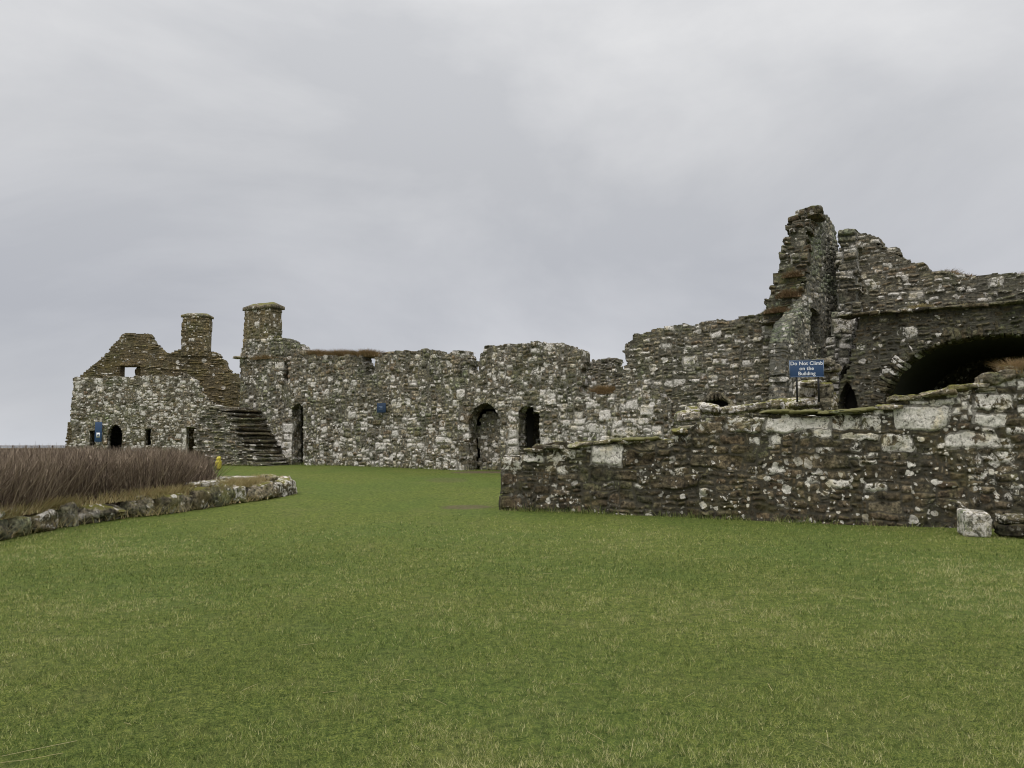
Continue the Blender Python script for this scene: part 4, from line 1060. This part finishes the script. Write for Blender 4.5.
st = np.repeat(np.stack([cb, np.ones(n), np.zeros(n)], -1), 3, 0)[kf]
o = mesh_np('grass_blades', V, T.ravel(), np.full(len(T), 3), M_BLADE, None, st, False); tag(o, 'short mown green grass of the lawn', 'grass', kind='stuff')

# longer grass at the foot of the walls
seg_ = []
for P_, a_, b_, d_, dens_ in ((FRONT, 0.0, FRONT.px(1080, 446)[0], .03, 240), (RANGE, RANGE.px(288, 446)[0], RANGE.px(560, 446)[0], .04, 170), (SP, SP.px(200, 446)[0], SP.px(262, 446)[0], .05, 150)):
    k_ = int((b_ - a_) * dens_); u_ = rs.uniform(a_, b_, k_); keep_ = rs.random(k_) < np.clip(.55 + 1.1 * fbm(u_ * 1.3, 0 * u_, 61, 2), .08, 1); u_ = u_[keep_]
    seg_.append(P_.w(u_, 0 * u_, d_ + np.abs(rs.normal(0, .06, len(u_)))))
cen = np.concatenate(seg_); cen[:, 2] = ground(cen[:, 0], cen[:, 1]) - .01
V, Q, st = blades(cen, rs.gamma(3, .028, len(cen)).clip(.03, .22), rs.uniform(.1, .7, len(cen)), rs.uniform(.003, .007, len(cen)), rs, .4, 2, np.clip(rs.normal(.35, .3, len(cen)), 0, 1))
o = mesh_np('wall_foot_grass', V, Q.ravel(), np.full(len(Q), 4), M_BLADE, None, st); tag(o, 'longer unmown grass along the foot of the stone walls', 'grass', kind='stuff')

# distant fence at the cliff edge
fp0, fp1 = at(-120, 446, 62), at(66, 446, 62)
fen = thing('cliff_fence', (fp0[0], 62, float(ground(fp0[0], 62))), 'dark low fence along the cliff edge on the skyline, left of the house', 'fence')
for k_ in range(15):
    x_ = fp0[0] + (fp1[0] - fp0[0]) * k_ / 14; zg_ = float(ground(x_, 62.0))
    s = Soup(); V, F = box_np((x_, 62, (zg_ + 1.66) / 2), (.07, .07, 1.66 - zg_)); s.add(V, F, (.5, 1, 0)); s.build('post', M_RAIL, fen, False)
for z_ in (1.60, 1.35):
    s = Soup(); V, F = box_np(((fp0[0] + fp1[0]) / 2, 61.93, z_), (fp1[0] - fp0[0], .04, .07)); s.add(V, F, (.5, 1, 0)); s.build('rail', M_RAIL, fen, False)

# dry straws lying on the lawn
for i, (x, y, L, a) in enumerate(((40, 752, .34, .25), (30, 763, .3, .15), (126, 691, .07, -.5), (160, 656, .10, .6), (250, 690, .09, .8), (306, 647, .14, .15), (360, 620, .12, .5), (128, 727, .07, -.3), (330, 695, .1, .1), (548, 575, .14, -.05), (632, 752, .13, 1.1), (578, 687, .14, -.1), (690, 698, .11, .5), (828, 742, .13, .9), (824, 748, .08, -.9), (905, 701, .12, .35), (470, 626, .10, 1.2), (437, 640, .09, .3), (410, 683, .12, -.3), (725, 612, .12, .1), (610, 548, .2, .2), (770, 690, .08, 1.3), (440, 705, .12, -.6), (596, 740, .12, -.8), (860, 600, .12, .15), (700, 560, .16, -.1))):
    p = hit(x, y); s = Soup()
    kx = 7; ts = np.linspace(-.5, .5, kx) * L
    bend = random.uniform(-.05, .05); pts = np.stack([p[0] + ts * math.cos(a) * .9, p[1] + 2.0 * ts * math.sin(a) + bend * L * (np.abs(ts / L) > .3), p[2] + .020 + .05 * ts], -1)
    r_ = .0015
    V = np.concatenate([pts + np.array([-math.sin(a) * r_ * c_, math.cos(a) * r_ * c_, s_ * r_]) for c_, s_ in ((1, 0), (-.5, .87), (-.5, -.87))])
    F = np.array([[j * kx + q, j * kx + q + 1, ((j + 1) % 3) * kx + q + 1, ((j + 1) % 3) * kx + q] for j in range(3) for q in range(kx - 1)])
    s.add(V, F, (random.random(), 1, 0)); o = s.build('dry_straw', M_STRAW, None, True, tuple(p))
    tag(o, 'thin pale dry straw lying on the mown lawn', 'straw', 'dry straws on the lawn')

# grass and bracken tufts on the masonry
def tuft(c, ext, ax, n, h, mat, label, seed, name='grass_tuft', cat='grass tuft', lean=.7):
    r2 = np.random.default_rng(seed)
    u = r2.normal(0, .38, n).clip(-1, 1) * ext[0]; d = r2.normal(0, .38, n).clip(-1, 1) * ext[1]
    cen = np.stack([c[0] + ax[0] * u - ax[1] * d, c[1] + ax[1] * u + ax[0] * d, c[2] - .05 + 0 * u], -1)
    hh = r2.uniform(.5, 1.1, n) * h * np.exp(-(u / ext[0]) ** 2 * .8)
    V, Q, st = blades(cen, hh, r2.uniform(.2, lean * 1.6, n), r2.uniform(.005, .010, n), r2)
    o = mesh_np(name, V, Q.ravel(), np.full(len(Q), 4), mat, None, st, True, tuple(c)); tag(o, label, cat); return o
def pp(P, x, y, d=0): 
    u, z = P.px(x, y); return P.w(u, z, d)
tuft(pp(FRONT, 1021, 371, -.2), (.32, .3), FRONT.t, 900, .34, M_RUST, 'rusty grass tuft on top of the dark front wall at the right edge', 1)
tuft(pp(VF, 919, 308, -.35), (.42, .2), VF.t, 700, .24, M_DRY, 'pale grass tuft on the ledge above the vault mouth, nearer the pillar', 2)
tuft(pp(VF, 963, 306, -.35), (.3, .2), VF.t, 500, .17, M_DRY, 'small grass tuft on the ledge above the middle of the vault mouth', 3)
tuft(pp(UW, 945, 273, -.4), (.4, .3), UW.t, 800, .22, M_RUST, 'dark grass tuft on the upper wall above the vault, on its first step', 4)
tuft(pp(UW, 963, 276, -.4), (.35, .3), UW.t, 700, .18, M_RUST, 'low grass tuft on the level top of the upper wall above the vault', 5)
tuft(pp(UW, 1024, 275, -.4), (.3, .3), UW.t, 500, .22, M_RUST, 'brown grass tuft on the upper wall top at the right edge', 6)
tuft(pp(HALL, 782, 314, .52), (.5, .2), HALL.t, 900, .20, M_BRACK, 'lowest of the rusty bracken patches on the jagged pinnacle', 7, 'bracken_patch', 'bracken')
tuft(pp(HALL, 791, 299, .52), (.35, .12), HALL.t, 600, .26, M_BRACK, 'middle rusty bracken patch halfway up the broken pinnacle edge', 8, 'bracken_patch', 'bracken')
tuft(pp(HALL, 796, 279, .52), (.3, .12), HALL.t, 500, .22, M_BRACK, 'highest rusty bracken patch on the broken pinnacle edge', 9, 'bracken_patch', 'bracken')
tuft(pp(RANGE, 600, 392, -.4), (.55, .22), RANGE.t, 1500, .34, M_RUST, 'brown grass growing on the low sill in the gap of the long wall', 10)
tuft(pp(RANGE, 460, 351, -.4), (.3, .3), RANGE.t, 400, .10, M_RUST, 'small rusty tuft on the merlon-like stub above the arched doorway', 11)
for i, (x0, x1, lab) in enumerate(((297, 322, 'brown turf on the long wall top, nearest the tall chimney'), (322, 347, 'brown turf on the long wall top between chimney and notch'), (346, 372, 'orange brown turf on the long wall top beside its first notch'))):
    tuft(pp(RANGE, (x0 + x1) / 2, 355.5, -.40), (1.0, .40), RANGE.t, 3000, .36, M_RUST, lab, 20 + i, 'turf_tuft', 'turf', .9)
tuft(pp(RANGE, 264, 358, .02), (.9, .12), RANGE.t, 700, .22, M_RUST, 'brown grass on the ledge across the tall chimney foot', 30)
for i, (x, y, Y, lab) in enumerate(((112, 509, 16.65, 'straw coloured grass clump at the front of the brown thicket, nearer the left'), (172, 497, 17.75, 'straw coloured grass clump on the kerb where the boulders grow larger'), (205, 489, 18.6, 'pale green weeds at the right end of the brown thicket'))):
    tuft(at(x, y, Y), (.5, .2), (.9, .45), 900, .26, M_DRY, lab, 40 + i)
